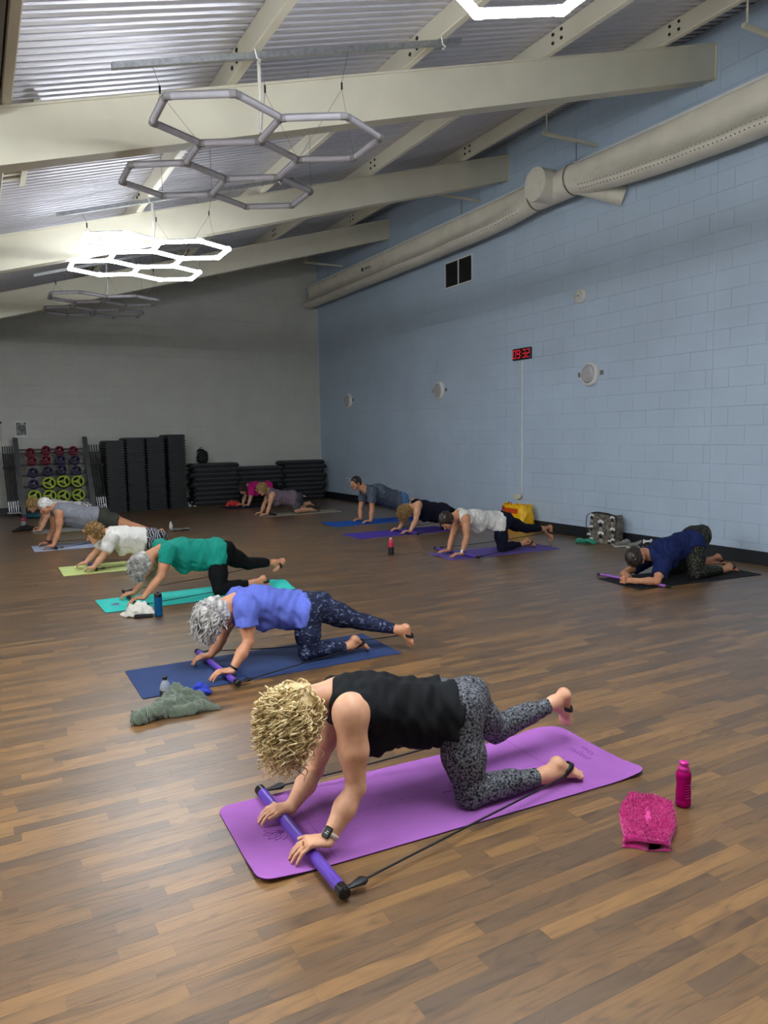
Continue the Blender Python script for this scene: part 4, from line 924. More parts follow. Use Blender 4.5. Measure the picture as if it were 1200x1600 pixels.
# ------------------------------------------------------------------ mats
def foam(name, rgb): return plain(name, rgb, .75, spec=.25, noise=(9, .05), bump=(330, .10, .002))
def mat_obj(label, c0, L, W, rot, m, t=.006, r=.03, lifts=(), edge=None, group=None):
    """c0: middle of the front edge; lifts: (u, v, height, radius) bumps in mat coordinates (u along the mat, v across)"""
    th = thing('yoga_mat', label, 'mat', (c0[0], c0[1], 0), group); cs, sn = math.cos(rot), math.sin(rot)
    us = np.unique(np.round(np.concatenate([r*(1-np.cos(np.linspace(0, math.pi/2, 6))), np.linspace(r, L-r, 34), L-r*(1-np.cos(np.linspace(0, math.pi/2, 6)))]), 4))
    vs = np.linspace(-1, 1, 17)
    def z_of(u, v): return sum(h*math.exp(-((u-a)**2+(v-b)**2)/(q*q)) for a, b, h, q in lifts)
    def pt(u, v, z):
        e = min(u, L-u); hw = W/2 if e >= r else W/2-r+math.sqrt(max(0, r*r-(r-e)**2)); y = v*hw
        return (c0[0]+cs*u-sn*y, c0[1]+sn*u+cs*y, z+z_of(u, y))
    top = [[pt(u, v, t) for v in vs] for u in us]; bot = [[pt(u, v, .0004) for v in vs] for u in us]
    mb = MB(); mb.grid(top); mb.grid([row[::-1] for row in bot])
    ring = [(i, 0) for i in range(len(us))]+[(len(us)-1, j) for j in range(1, 17)]+[(i, 16) for i in range(len(us)-2, -1, -1)]+[(0, j) for j in range(15, 0, -1)]
    sd = MB(); sd.grid([[bot[i][j] for i, j in ring+ring[:1]], [top[i][j] for i, j in ring+ring[:1]]], False)
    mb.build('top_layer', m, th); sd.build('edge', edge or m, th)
    def P(u, v, dz=.0): p = pt(u, v/(W/2), t); return np.array([p[0], p[1], p[2]+dz])
    return th, P
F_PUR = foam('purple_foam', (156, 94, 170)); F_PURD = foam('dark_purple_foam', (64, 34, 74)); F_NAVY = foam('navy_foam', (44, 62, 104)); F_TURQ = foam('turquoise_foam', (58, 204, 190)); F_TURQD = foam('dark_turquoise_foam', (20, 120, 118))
F_LIME = foam('lime_foam', (206, 220, 142)); F_PALE = foam('pale_blue_foam', (176, 186, 212)); F_GREYM = foam('grey_foam', (170, 172, 168)); F_BEIGE = foam('beige_foam', (168, 160, 142)); F_NAVY2 = foam('dusky_navy_foam', (38, 48, 78))
F_BLUE = foam('bright_blue_foam', (24, 92, 190)); F_VIO = foam('violet_foam', (82, 62, 168)); F_VIO2 = foam('muted_violet_foam', (104, 88, 160)); F_BLK = foam('black_foam', (34, 34, 35))
M_PRINT = plain('mat_print', (128, 62, 146), .8)
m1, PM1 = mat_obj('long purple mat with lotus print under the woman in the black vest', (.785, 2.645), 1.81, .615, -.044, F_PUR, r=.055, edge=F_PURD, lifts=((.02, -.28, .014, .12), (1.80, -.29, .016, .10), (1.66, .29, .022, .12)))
def line(P, a, b, w=.004, mat=M_PRINT, par=None, name='print_line', dz=.0004):
    a, b = np.array(a, float), np.array(b, float); n = np.array([-(b-a)[1], (b-a)[0]]); n = n/np.linalg.norm(n)*w/2; k = max(2, int(np.linalg.norm(b-a)/.05)); mb = MB()
    G = [[P(*(a+(b-a)*t+n*q), dz) for t in np.linspace(0, 1, k)] for q in (1, -1)]; mb.grid(G, False); return mb.build(name, mat, par)
line(PM1, (.30, -.27), (.30, .03), par=m1); line(PM1, (.30, .07), (.30, .27), par=m1); line(PM1, (.13, 0), (.36, 0), par=m1)
line(PM1, (1.46, -.29), (1.46, .29), par=m1); line(PM1, (1.34, 0), (1.60, 0), par=m1)
for i in range(10): line(PM1, (.45+i*.05, 0), (.475+i*.05, 0), par=m1)
def lotus(P, u, v, s, par):
    mb = MB()
    for k in range(-3, 4):
        a = k*.42; ax = np.array([math.cos(a), math.sin(a)]); nx = np.array([-ax[1], ax[0]]); L = s*(1-.06*abs(k))
        pts = [P(*(np.array([u, v])+ax*L*t+nx*w*L*.20*math.sin(math.pi*t)), .0005) for w in (1, -1) for t in (np.linspace(0, 1, 9) if w == 1 else np.linspace(1, 0, 9))]
        mb.tube(pts, .0011, 4)
    mb.tube([P(u, v, .0005), P(u+.0, v, .0005)+np.array([.001, 0, 0]), P(u-.06, v, .0005)], .0011, 4); mb.build('lotus_print', M_PRINT, par)
lotus(PM1, .19, 0, -.085, m1)
for k in range(3): lotus(PM1, .96+.05*k, .03*(k-1), .10, m1)
def lettering(body, size, M, mat, par, name='lettering', ext=.0003):
    cu = bpy.data.curves.new(name, 'FONT'); cu.body = body; cu.size = size; cu.extrude = ext; cu.align_x = 'CENTER'; cu.align_y = 'CENTER'; cu.materials.append(mat)
    tmp = bpy.data.objects.new(name, cu); COL.objects.link(tmp); me = bpy.data.meshes.new_from_object(tmp.evaluated_get(bpy.context.evaluated_depsgraph_get()))
    bpy.data.objects.remove(tmp); me.materials.clear(); me.materials.append(mat); o = bpy.data.objects.new(name, me); COL.objects.link(o); o.parent = par
    o.matrix_local = Matrix.Translation(-Vector(origin_of(par))) @ M; return o
c = PM1(1.675, -.002, .0006); lettering('mayoi', .062, Matrix.Translation(Vector(c)) @ Matrix.Rotation(math.pi/2-.044, 4, 'Z'), M_PRINT, m1)
mb = MB()
for k in (0, 1): mb.tube([PM1(1.735+.010*math.sin(t*6.28)+.006*(-1)**k, .028-.05*k+.022*math.cos(t*6.28)*(1-.25*t), .0006) for t in np.linspace(.02, .95, 16)], .0013, 4)
mb.build('swirl_print', M_PRINT, m1)
mat_obj('navy mat under the woman in the periwinkle tee', (.795, 4.775), 1.78, .61, -.005, F_NAVY, r=.012)
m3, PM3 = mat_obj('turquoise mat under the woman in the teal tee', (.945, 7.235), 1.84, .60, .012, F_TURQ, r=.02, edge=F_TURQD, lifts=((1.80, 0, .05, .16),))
line(PM3, (.30, -.28), (.30, .28), mat=F_TURQD, par=m3); lotus(PM3, .17, 0, -.08, m3)
mat_obj('lime mat under the woman in the loose white tee', (.82, 9.445), 1.75, .66, -.01, F_LIME, r=.012)
mat_obj('pale blue mat under the man with white hair', (.665, 11.705), 1.80, .64, .0, F_PALE, r=.012)
mat_obj('grey mat under the woman beside the weight rack', (.80, 13.93), 1.75, .60, .0, F_GREYM, r=.012)
mat_obj('beige mat under the woman in the mauve vest', (4.85, 13.97), 1.70, .55, .0, F_BEIGE, r=.012)
mat_obj('dusky navy mat under the person in pink', (4.78, 15.93), 1.60, .62, .0, F_NAVY2, r=.012)
mat_obj('bright blue mat under the man in the slate tee', (5.33, 11.74), 1.76, .64, .0, F_BLUE, r=.05, lifts=((.02, .25, .02, .2),))
mat_obj('violet mat under the woman in the ink navy vest', (5.0, 10.17), 1.76, .64, .0, F_VIO, r=.012)
m11, PM11 = mat_obj('muted violet mat under the woman in the white vest by the bag', (5.07, 7.80), 1.70, .60, -.035, F_VIO2, r=.012, lifts=((0, 0, .012, .12),))
mat_obj('black mat under the person resting on forearms', (5.64, 5.36), 1.66, .62, -.10, F_BLK, r=.02)

# ------------------------------------------------------------------ exercise bars with resistance cords
M_BARP = plain('purple_foam_grip', (92, 62, 164), .32, bump=(60, .1, .002)); M_BARL = plain('lilac_foam_grip', (150, 92, 176), .4); M_CORD = plain('black_cord', (14, 14, 15), .5)
def sag_path(a, b, sag, n=24):
    a, b = np.array(a, float), np.array(b, float); t = np.linspace(0, 1, n)[:, None]; p = a+(b-a)*t; p[:, 2] -= sag*4*t[:, 0]*(1-t[:, 0]); p[:, 2] = np.maximum(p[:, 2], .0125); return p
def foot_loop(root, c, ft, tow, s=.95, w=.012):
    """webbing loop round a foot; returns the point where the cord clips on"""
    lat, sole, ax, ball = ft; tow = np.array(tow); tow = tow-ax*(tow @ ax); tow = unit(tow); t0 = math.atan2(tow @ sole, tow @ lat); mb = MB(); ts = np.linspace(0, 2*math.pi, 33)
    a_, b_ = .043*s, .031*s; c = np.array(c)-sole*.004
    def P(t, q, o):
        k = 1+.30*max(0, math.cos(t-t0))**10; tilt = ax*(.012*math.cos(t-t0)*-1)
        return c+ax*q*(1-.5*max(0, math.cos(t-t0))**6)+tilt+((a_+o)*math.cos(t)*lat+(b_+o)*math.sin(t)*sole)*k
    G = [[P(t, q, o) for t in ts] for q, o in ((-w, 0), (-w, .0025), (w, .0025), (w, 0), (-w, 0))]
    mb.grid(G); mb.build('foot_loop', M_BLACK, root); return P(t0, 0, .002)
def ex_bar(label, n, f, J, X, z=.030, r=.0215, grip=M_BARP, cords=True, near='N', caps=.06, sagN=.0, sagF=.02, kneel='N'):
    n, f = np.array([*n, z]), np.array([*f, z]); d = unit(n-f); root = thing('exercise_bar', label, 'bar', tuple((n+f)/2))
    MB().cyl(f+d*caps*.6, n-d*caps*.6, r, n=18).build('grip', grip, root)
    for e, s in ((n, 1), (f, -1)):
        mb = MB().cyl(e-d*s*caps*.62, e, r*1.06, n=16); mb.cyl(e, e+d*s*.006, r*1.06, r*.8, n=16); mb.build('end_cap', M_BLACKGLOSS, root)
    if not cords: return root
    for e, s, sd, sg in ((n, 1, 'N', sagN), (f, -1, 'F', sagF)):
        a, he, to = J['a'+sd], J['he'+sd], J['to'+sd]; dft = unit(to-he); c = he+(to-he)*.42
        tgt = foot_loop(root, c, X['f'+sd], e-c)
        st = e-d*s*.02; ed = st+unit(np.array(tgt)-st)*.10; ed[2] = max(ed[2], .02)
        v = unit(ed-st); mb = MB(); mb.tube([st, st+v*.025, st+v*.045, st+v*.085, ed], [.012, .010, .014, .024, .014], 8, flat=.5); mb.build('strap', M_BLACK, root)
        MB().tube(sag_path(ed, tgt, sg), .0042, 6).build('cord', M_CORD, root)
        MB().lathe(tgt, [(.003, -.008), (.009, -.004), (.009, .004), (.003, .008)], 10).build('cord_clip', M_BLACKGLOSS, root)
    return root
ex_bar('purple foam bar under the hands of the woman in the black vest', (.990, 2.115), (.993, 2.965), p1[1], p1[2])
ex_bar('purple foam bar under the hands of the woman in the periwinkle tee', (1.345, 4.36), (1.315, 5.20), p2[1], p2[2], r=.020)
ex_bar('black foam bar under the hands of the woman in the teal tee', (1.235, 6.93), (1.235, 7.72), p3[1], p3[2], r=.016, grip=M_BLACK)
ex_bar('dusky purple bar held by the woman in the loose white tee', (1.19, 9.22), (1.16, 10.02), p4[1], p4[2], r=.019)
ex_bar('dark bar under the hands of the man with white hair', (.95, 11.36), (.95, 12.15), p5[1], p5[2], r=.018, grip=M_BLACK)
ex_bar('black bar under the hands of the woman in the mauve vest', (5.12, 13.70), (5.06, 14.45), p7[1], p7[2], r=.018, grip=M_BLACK, cords=False)
ex_bar('violet bar under the hands of the woman in the ink navy vest', (5.90, 9.64), (5.90, 10.44), p10[1], p10[2], r=.018)
ex_bar('slim purple bar under the hands of the woman in the white vest', (5.36, 7.36), (5.33, 8.30), p11[1], p11[2], r=.017)
rt = ex_bar('lilac bar lying under the forearms of the person on the black mat', (5.885, 4.93), (5.80, 5.80), p12[1], p12[2], z=.022, r=.015, grip=M_BARL, cords=False)
for sd in 'NF':
    J = p12[1]; foot_loop(rt, J['he'+sd]+(J['to'+sd]-J['he'+sd])*.42, p12[2]['f'+sd], (-1, 0, -.3))

# ------------------------------------------------------------------ bottles
def translucent(name, rgb, tr=.6, rough=.15):
    t = NT(name); t.b.inputs['Base Color'].default_value = lin(*rgb); t.b.inputs['Roughness'].default_value = rough; t.b.inputs['Transmission Weight'].default_value = tr; t.b.inputs['IOR'].default_value = 1.12; return t.m
B_PINK = translucent('magenta_bottle', (178, 16, 110), .35); B_PINKC = plain('magenta_cap', (186, 32, 130), .3); B_CLEAR = translucent('clear_plastic', (232, 236, 240), .72, .22); B_BLUE = translucent('blue_bottle', (28, 96, 146), .45)
B_RED = plain('coral_red_cap', (206, 58, 78), .28); B_DARK = plain('charcoal_sleeve', (24, 28, 34), .4); B_MILK = plain('milky_bottle', (216, 214, 206), .4); M_LABEL = plain('black_label', (22, 24, 28), .5)
def bottle(label, x, y, parts):
    t = thing('bottle', label, 'bottle', (x, y, 0))
    for nm, prof, m in parts: MB().lathe((x, y, 0), prof, 24).build(nm, m, t)
    return t
b = bottle('magenta sports bottle standing behind the pink towel', 2.48, 1.985, [('body', [(.020, .001), (.029, .004), (.0305, .012), (.0305, .030), (.0290, .033), (.0305, .037), (.0300, .060), (.0275, .085), (.0285, .105), (.0305, .118), (.0295, .122), (.0305, .126), (.0305, .134), (.0290, .142), (.0245, .151), (.021, .154)], B_PINK),
    ('cap', [(.0215, .150), (.0235, .152), (.0238, .163), (.0215, .169), (.0150, .172), (.0140, .176), (.0185, .179), (.0195, .184), (.0165, .190), (.006, .192)], B_PINKC)])
for k in range(6): MB().tube([(2.48+.0307*math.cos(a), 1.985+.0307*math.sin(a), .045+k*.011) for a in np.linspace(-2.2, -.2, 10)], .0011, 5).build('moulded_rib', B_PINKC, b)
b = bottle('clear bottle with black cap behind the green towel', .905, 4.365, [('body', [(.020, .001), (.031, .004), (.032, .02), (.032, .078), (.031, .088), (.026, .108), (.017, .126), (.0125, .131), (.0125, .137)], B_CLEAR),
    ('cap', [(.0145, .134), (.0150, .136), (.0150, .150), (.0140, .152), (.003, .1525)], M_BLACKGLOSS), ('label_wrap', [(.0325, .028), (.0327, .029), (.0327, .072), (.0325, .073)], M_LABEL)])
mb = MB()
for k, z in enumerate((.040, .047, .054, .060)): mb.box((.905-.010, 4.3650-.0337, z), (.905+.010-.003*(k % 2), 4.365-.0325, z+.003))
mb.build('label_print', M_WHITE, b)
bottle('blue water bottle beside the white towel', 1.335, 6.555, [('body', [(.024, .001), (.034, .005), (.035, .02), (.0335, .09), (.034, .16), (.033, .172), (.030, .176)], B_BLUE), ('lid', [(.0325, .172), (.0335, .174), (.0335, .196), (.030, .203), (.012, .204)], M_BLACKGLOSS), ('spout', [(.010, .202), (.012, .204), (.011, .215), (.004, .217)], M_BLACKGLOSS)])
bottle('coral and charcoal flask standing alone mid floor', 4.68, 8.34, [('sleeve', [(.030, .001), (.036, .004), (.0365, .02), (.0365, .100)], B_DARK), ('body', [(.0365, .098), (.037, .102), (.037, .150), (.034, .175), (.026, .196), (.020, .202)], B_RED), ('cap', [(.021, .200), (.022, .202), (.021, .216), (.010, .219)], plain('pale_pink_cap', (224, 170, 178), .3))])
bottle('small milky bottle on the floor beyond the white tee', 2.89, 12.85, [('body', [(.022, .001), (.032, .004), (.033, .05), (.028, .085), (.014, .105)], B_MILK), ('cap', [(.014, .103), (.015, .105), (.014, .130), (.005, .133)], M_WHITE)])
bottle('clear bottle with pink cap before the weight rack', .69, 14.25, [('body', [(.026, .001), (.037, .005), (.038, .14), (.034, .165), (.030, .17)], B_CLEAR), ('cap', [(.033, .165), (.037, .168), (.037, .21), (.033, .222), (.012, .225)], plain('raspberry_cap', (190, 60, 110), .35))])

# ------------------------------------------------------------------ towels and cloths
def terry(name, rgb, s=420): return plain(name, rgb, .95, spec=.1, noise=(160, .22), bump=(s, .9, .006), sheen=.5)
C_PINK = terry('hot_pink_terry', (226, 44, 148), 300); C_GREEN = terry('sage_terry', (96, 108, 90)); C_WHITE = terry('white_terry', (228, 224, 210)); C_BLUEC = plain('royal_blue_cloth', (36, 58, 170), .8); C_BLACKC = plain('black_cloth', (20, 20, 22), .85); C_MOSS = terry('dull_green_cloth', (86, 92, 86)); C_CORAL = plain('coral_cloth', (216, 66, 58), .8)
def cloth(label, name, cat, base, caps, mat, h=.006, warp=(.006, (.03, .06)), seed=1, lo=None, hi=None, k=.02):
    pts = np.array([p for c in caps for p in c[:2]]); R = max(max(c[2], c[3]) for c in caps)+.04
    l, u = pts.min(0)-R*1.5, pts.max(0)+R*1.5; l[2] = -.02; fd = Field(l, u, h)
    for c in caps: fd.cap(c[0], c[1], c[2], c[3], k, c[4] if len(c) > 4 else None, c[5] if len(c) > 5 else 1.0)
    fd.warp(warp[0], warp[1], seed); fd.clip((0, 0, .0015), (0, 0, -1))
    t = thing(name, label, cat, base); fd.build('cloth', mat, t); return t
# folded pink towel: two terry leaves with an open fold at the near edge
def pink_towel():
    A, B, C_, D_ = [np.array(q) for q in ((2.02, 1.895), (2.155, 1.765), (2.43, 1.985), (2.335, 2.155))]   # near-left, near-right, far-right, far-left
    t = thing('towel', 'fluffy hot pink towel folded on the floor beside the magenta bottle', 'towel', (2.22, 1.95, 0)); rg = np.random.RandomState(2)
    na, nb = 70, 60; nz = rg.normal(size=(na, nb))*.0016
    def surf(z0, amp, jitter):
        G = []
        for i, a in enumerate(np.linspace(0, 1, na)):
            row = []
            for j, b_ in enumerate(np.linspace(0, 1, nb)):
                p = (A*(1-b_)+B*b_)*(1-a)+(D_*(1-b_)+C_*b_)*a
                e = min(1, min(a, 1-a)/.07)*min(1, min(b_, 1-b_)/.07); e = e**.5
                wob = .008*math.sin(7*b_+3*a)+.006*math.sin(9*a-5*b_+1)
                ed = .012*math.sin(b_*8+a*3)*(1-e)
                dirr = (C_-D_)/np.linalg.norm(C_-D_)
                q = p+dirr*.014*math.sin(a*7+1)*(1 if b_ < .5 else -.6)
                row.append((q[0]+ed*.4, q[1]+ed*.3, max(.001, z0+amp*e+wob*e+(nz[i, j] if jitter else 0)+z0*1.1*(1-a)**5*math.sin(math.pi*b_)**.6*(1 if z0 > .006 else 0))))
            G.append(row)
        return G
    up = surf(.022, .014, True); mid_ = surf(.016, .002, False)
    mb = MB(); mb.grid(up); mb.grid([r[::-1] for r in mid_])
    ring = [(i, 0) for i in range(na)]+[(na-1, j) for j in range(1, nb)]+[(i, nb-1) for i in range(na-2, -1, -1)]+[(0, j) for j in range(nb-2, 0, -1)]
    mb.grid([[up[i][j] for i, j in ring+ring[:1]], [mid_[i][j] for i, j in ring+ring[:1]]]); mb.build('top_fold', C_PINK, t)
    lo_ = surf(.005, .003, False); fl = [[(x, y, .001) for x, y, z in r] for r in lo_]; mb = MB(); mb.grid(lo_); mb.grid([r[::-1] for r in fl]); mb.grid([[fl[i][j] for i, j in ring+ring[:1]], [lo_[i][j] for i, j in ring+ring[:1]]]); mb.build('bottom_fold', C_PINK, t)
    n = 9000; ii = rg.randint(1, na-1, n); jj = rg.randint(1, nb-1, n); U_ = np.array(up); p = U_[ii, jj]+rg.normal(size=(n, 3))*np.array((.002, .002, .0))
    d = rg.normal(size=(n, 3))*.0045; d[:, 2] = np.abs(d[:, 2])+.003; w = rg.normal(size=(n, 3))*.0012
    V = np.stack([p-w, p+w, p+d+w*.3, p+d-w*.3], 1).reshape(-1, 3); Q = np.arange(4*n).reshape(n, 4); o = np_mesh('terry_loops', V, Q, C_PINK, t); o['kind'] = 'stuff'
pink_towel()
gt = cloth('crumpled sage green towel lying before the clear bottle', 'towel', 'towel', (.90, 4.17, 0), [((.70, 4.10, .028), (.80, 4.14, .032), .040, .042, (0, 1, 0), 1.3), ((.80, 4.14, .03), (.93, 4.18, .045), .042, .050, (0, 1, 0), 1.25), ((.84, 4.20, .05), (.95, 4.27, .085), .026, .030), ((.95, 4.27, .085), (1.06, 4.20, .04), .032, .030),
    ((.90, 4.10, .02), (1.02, 4.09, .028), .034, .030), ((1.02, 4.10, .02), (1.13, 4.07, .006), .030, .010), ((1.0, 4.2, .04), (1.08, 4.10, .02), .034, .026), ((.92, 4.22, .07), (.97, 4.11, .03), .022, .028), ((1.04, 4.25, .02), (1.10, 4.20, .012), .030, .016)], C_GREEN, .005, (.014, (.028, .05)), 3)
mb = MB()
for k in range(5): mb.tube([(.742+.010*k+.004*math.sin(q), 4.115+.004*k+.062*math.cos(q), .026+.050*math.sin(q)) for q in np.linspace(.25, 2.9, 14)], .003, 6)
mb.build('woven_border', plain('sage_border', (124, 136, 116), .9), gt); MB().box((.678, 4.175, .030), (.712, 4.205, .033), Matrix.Translation((.695, 4.19, .03)) @ Matrix.Rotation(.5, 4, 'Y') @ Matrix.Translation((-.695, -4.19, -.03))).build('care_tag', M_BLACK, gt)
cloth('small royal blue cloth tucked behind the green towel', 'cloth', 'cloth', (1.11, 4.375, 0), [((1.065, 4.365, .02), (1.12, 4.385, .04), .024, .026), ((1.12, 4.385, .04), (1.155, 4.36, .018), .026, .018), ((1.09, 4.345, .014), (1.15, 4.345, .02), .016, .014)], C_BLUEC, .005, (.010, (.022, .04)), 5)
wt = cloth('crumpled white towel beside the blue bottle', 'towel', 'towel', (1.20, 6.66, 0), [((1.06, 6.70, .018), (1.12, 6.68, .03), .020, .028), ((1.12, 6.70, .06), (1.21, 6.70, .075), .035, .045), ((1.21, 6.68, .07), (1.285, 6.62, .05), .045, .030), ((1.17, 6.62, .045), (1.27, 6.58, .035), .030, .026), ((1.10, 6.66, .03), (1.2, 6.62, .05), .03, .03)], C_WHITE, .006, (.012, (.035, .06)), 8)
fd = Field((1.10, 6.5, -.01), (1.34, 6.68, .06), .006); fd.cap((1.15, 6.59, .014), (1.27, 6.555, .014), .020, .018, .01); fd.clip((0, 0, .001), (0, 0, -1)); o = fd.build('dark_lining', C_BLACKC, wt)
cloth('black cloth heap beside the bottle with pink cap', 'cloth', 'cloth', (.70, 14.16, 0), [((.52, 14.10, .012), (.70, 14.22, .05), .02, .05), ((.74, 14.18, .05), (.90, 14.12, .02), .055, .02)], C_BLACKC, .01, (.010, (.05, .09)), 4)
cloth('dull green cloth folded flat near the milky bottle', 'cloth', 'cloth', (2.99, 12.62, 0), [((2.84, 12.62, .012), (3.14, 12.62, .012), .014, .014, (0, 1, 0), 6)], C_MOSS, .01, (.003, (.06,)), 4)
cloth('crumpled coral cloth by the hands of the person in pink', 'cloth', 'cloth', (5.02, 16.22, 0), [((4.92, 16.25, .04), (5.03, 16.24, .08), .04, .06), ((5.03, 16.24, .08), (5.16, 16.20, .05), .06, .05)], C_CORAL, .01, (.018, (.05, .08)), 6)

# ------------------------------------------------------------------ on the blue wall
M_LENS = plain('opal_lens', (176, 174, 178), .3); M_FRAMEW = plain('white_paint', (222, 224, 224), .4); M_LEDRED = emit('red_led', (224, 44, 60), .42); M_SLAT = plain('dark_slat', (52, 52, 54), .5)
def wall_light(y, label):
    c = (XW-.005, y, 2.36); t = thing('bulkhead_light', label, 'lamp', c, 'round bulkhead lights on the blue wall')
    MB().lathe(c, [(.172, 0), (.172, -.030), (.165, -.045), (.150, -.062), (.138, -.066), (.134, -.060)], 32, axis='x').build('bezel', M_WHITE, t)
    MB().lathe(c, [(.1345, -.055), (.1345, -.064), (.10, -.076), (.05, -.082), (.002, -.083)], 32, axis='x').build('lens', M_LENS, t)
    for s in (-1, 1):
        MB().bbox((c[0]-.022, y+s*.215-.028, 2.335), (c[0], y+s*.215+.028, 2.395), .006).build('clip', plain('grey_clip', (112, 112, 108), .5) if 'grey_clip' not in bpy.data.materials else bpy.data.materials['grey_clip'], t)
        MB().bbox((c[0]-.008, y+s*.19-.03, 2.35), (c[0]-.0005, y+s*.19+.03, 2.375), .002).build('bracket', M_FRAMEW, t)
for y, lb in ((7.97, 'round white bulkhead light on the blue wall, nearest, right of the red clock'), (11.89, 'round white bulkhead light on the blue wall between the other two'), (15.76, 'round white bulkhead light on the blue wall farthest, near the corner')): wall_light(y, lb)
t = thing('alarm_sounder', 'white ribbed alarm sounder high on the blue wall', 'alarm', (XW-.005, 8.18, 3.48))
MB().lathe((XW-.005, 8.18, 3.48), [(.105, 0), (.105, -.028), (.095, -.030), (.095, -.052), (.088, -.058), (.002, -.060)], 32, axis='x').build('housing', M_WHITE, t)
for r_ in (.080, .066, .052, .038): MB().tube([(XW-.066, 8.18+r_*math.cos(a), 3.48+r_*math.sin(a)) for a in np.linspace(0, 6.283, 24, endpoint=False)], .003, 5, True).build('ring_rib', plain('sounder_rib', (196, 190, 180), .5) if 'sounder_rib' not in bpy.data.materials else bpy.data.materials['sounder_rib'], t)
MB().cyl((XW-.064, 8.18, 3.48), (XW-.070, 8.18, 3.48), .012, n=12).build('centre_hole', M_BLACK, t)
t = thing('air_vent', 'dark two-panel air vent high on the blue wall under the duct', 'vent', (XW-.005, 11.24, 4.41))
y0, y1, z0, z1 = 10.84, 11.65, 4.20, 4.62; xf = XW-.005
mb = MB(); mb.box((xf-.02, y0-.025, z0-.025), (xf, y0, z1+.025)); mb.box((xf-.02, y1, z0-.025), (xf, y1+.025, z1+.025)); mb.box((xf-.02, y0, z0-.025), (xf, y1, z0)); mb.box((xf-.02, y0, z1), (xf, y1, z1+.025)); mb.box((xf-.02, (y0+y1)/2-.012, z0), (xf, (y0+y1)/2+.012, z1)); mb.build('frame', M_FRAMEW, t)
MB().box((xf-.003, y0, z0), (xf-.001, y1, z1)).build('backing', M_BLACK, t)
for ya, yb in ((y0, (y0+y1)/2-.012), ((y0+y1)/2+.012, y1)):
    for k in range(14):
        z = z0+.012+k*.030; MB().prism([(xf-.016, ya, z), (xf-.004, ya, z+.014), (xf-.004, ya, z+.018), (xf-.016, ya, z+.004)], (0, yb-ya, 0)).build('slat', M_SLAT, t)
# digital clock, its cable trunking and socket
t = thing('digital_clock', 'red digital wall clock reading 09:32 on the blue wall', 'clock', (XW-.005, 9.47, 2.80))
MB().bbox((XW-.045, 9.25, 2.705), (XW-.006, 9.69, 2.885), .006).build('case', M_BLACKGLOSS, t)
SEG = {'0': 'abcdef', '9': 'abcdfg', '3': 'abcdg', '2': 'abged'}
def digit(ch, yc):
    mb = MB(); w, h_ = .030, .060; x = XW-.0465; zc = 2.795; th_ = .0058
    # local right = -y seen from the room
    S_ = {'a': (-w, h_, w, h_), 'd': (-w, -h_, w, -h_), 'g': (-w, 0, w, 0), 'b': (w, 0, w, h_), 'c': (w, -h_, w, 0), 'f': (-w, 0, -w, h_), 'e': (-w, -h_, -w, 0)}
    for s_ in SEG[ch]:
        a, b_, c_, d_ = S_[s_]; mb.box((x, yc-max(a, c_)-th_, zc+min(b_, d_)-th_ + (.004 if a == c_ else 0)), (x+.002, yc-min(a, c_)+th_, zc+max(b_, d_)+th_ - (.004 if a == c_ else 0)))
    mb.build('digit', M_LEDRED, t)
for ch, yc in zip('0932', (9.635, 9.538, 9.402, 9.305)): digit(ch, yc)
mb = MB(); [mb.box((XW-.0465, 9.463, z-.008), (XW-.0445, 9.477, z+.008)) for z in (2.765, 2.825)]; mb.build('colon', M_LEDRED, t)
t = thing('cable_trunking', 'thin white vertical cable trunking below the red clock', 'trunking', (XW-.005, 9.47, .52)); MB().bbox((XW-.024, 9.455, .53), (XW-.006, 9.487, 2.705), .003).build('cover', M_FRAMEW, t)
MB().tube([(XW-.016, 9.475, .55), (XW-.03, 9.475, .49), (XW-.03, 9.53, .465), (XW-.02, 9.57, .47)], .006, 6).build('cable', M_BLACK, t)
t = thing('wall_socket', 'cream double wall socket at the foot of the trunking', 'socket', (XW-.005, 9.60, .50)); MB().bbox((XW-.024, 9.51, .455), (XW-.006, 9.69, .545), .004).build('plate', plain('cream_plastic', (222, 218, 196), .4), t)
for dy in (-.045, .045):
    mb = MB(); mb.box((XW-.026, 9.60+dy-.006, .50), (XW-.0235, 9.60+dy+.006, .515)); mb.box((XW-.026, 9.60+dy-.018, .478), (XW-.0235, 9.60+dy-.010, .484)); mb.box((XW-.026, 9.60+dy+.010, .478), (XW-.0235, 9.60+dy+.018, .484)); mb.build('pin_holes', M_BLACK, t)
t = thing('wall_socket', 'small pale wall socket behind the head of the man in slate', 'socket', (XW-.005, 15.9, .50)); MB().bbox((XW-.024, 15.81, .45), (XW-.006, 15.99, .55), .004).build('plate', M_FRAMEW, t); MB().box((XW-.026, 15.88, .49), (XW-.0235, 15.92, .51)).build('pin_holes', M_BLACK, t)

# ------------------------------------------------------------------ fabric air duct on its rail
def fabric():
    t = NT('duct_fabric'); g = t.n('ShaderNodeNewGeometry'); c = lin(232, 226, 208)
    n = t.n('ShaderNodeTexNoise'); n.inputs['Scale'].default_value = 3.5; n.inputs['Detail'].default_value = 6; t.l(g.outputs['Position'], n.inputs['Vector'])
    r = t.ramp(n.outputs['Fac'], [(.3, tuple(x*.86 for x in c[:3])+(1,)), (.7, c)]); t.l(r.outputs[0], t.b.inputs['Base Color']); t.b.inputs['Roughness'].default_value = .7
    nb = t.n('ShaderNodeTexNoise'); nb.inputs['Scale'].default_value = 9; nb.inputs['Detail'].default_value = 4; t.l(g.outputs['Position'], nb.inputs['Vector']); t.bump(nb.outputs['Fac'], .35, .03)
    return t.m
M_DUCT = fabric(); M_DUCTM = plain('duct_metal', (226, 221, 204), .45)
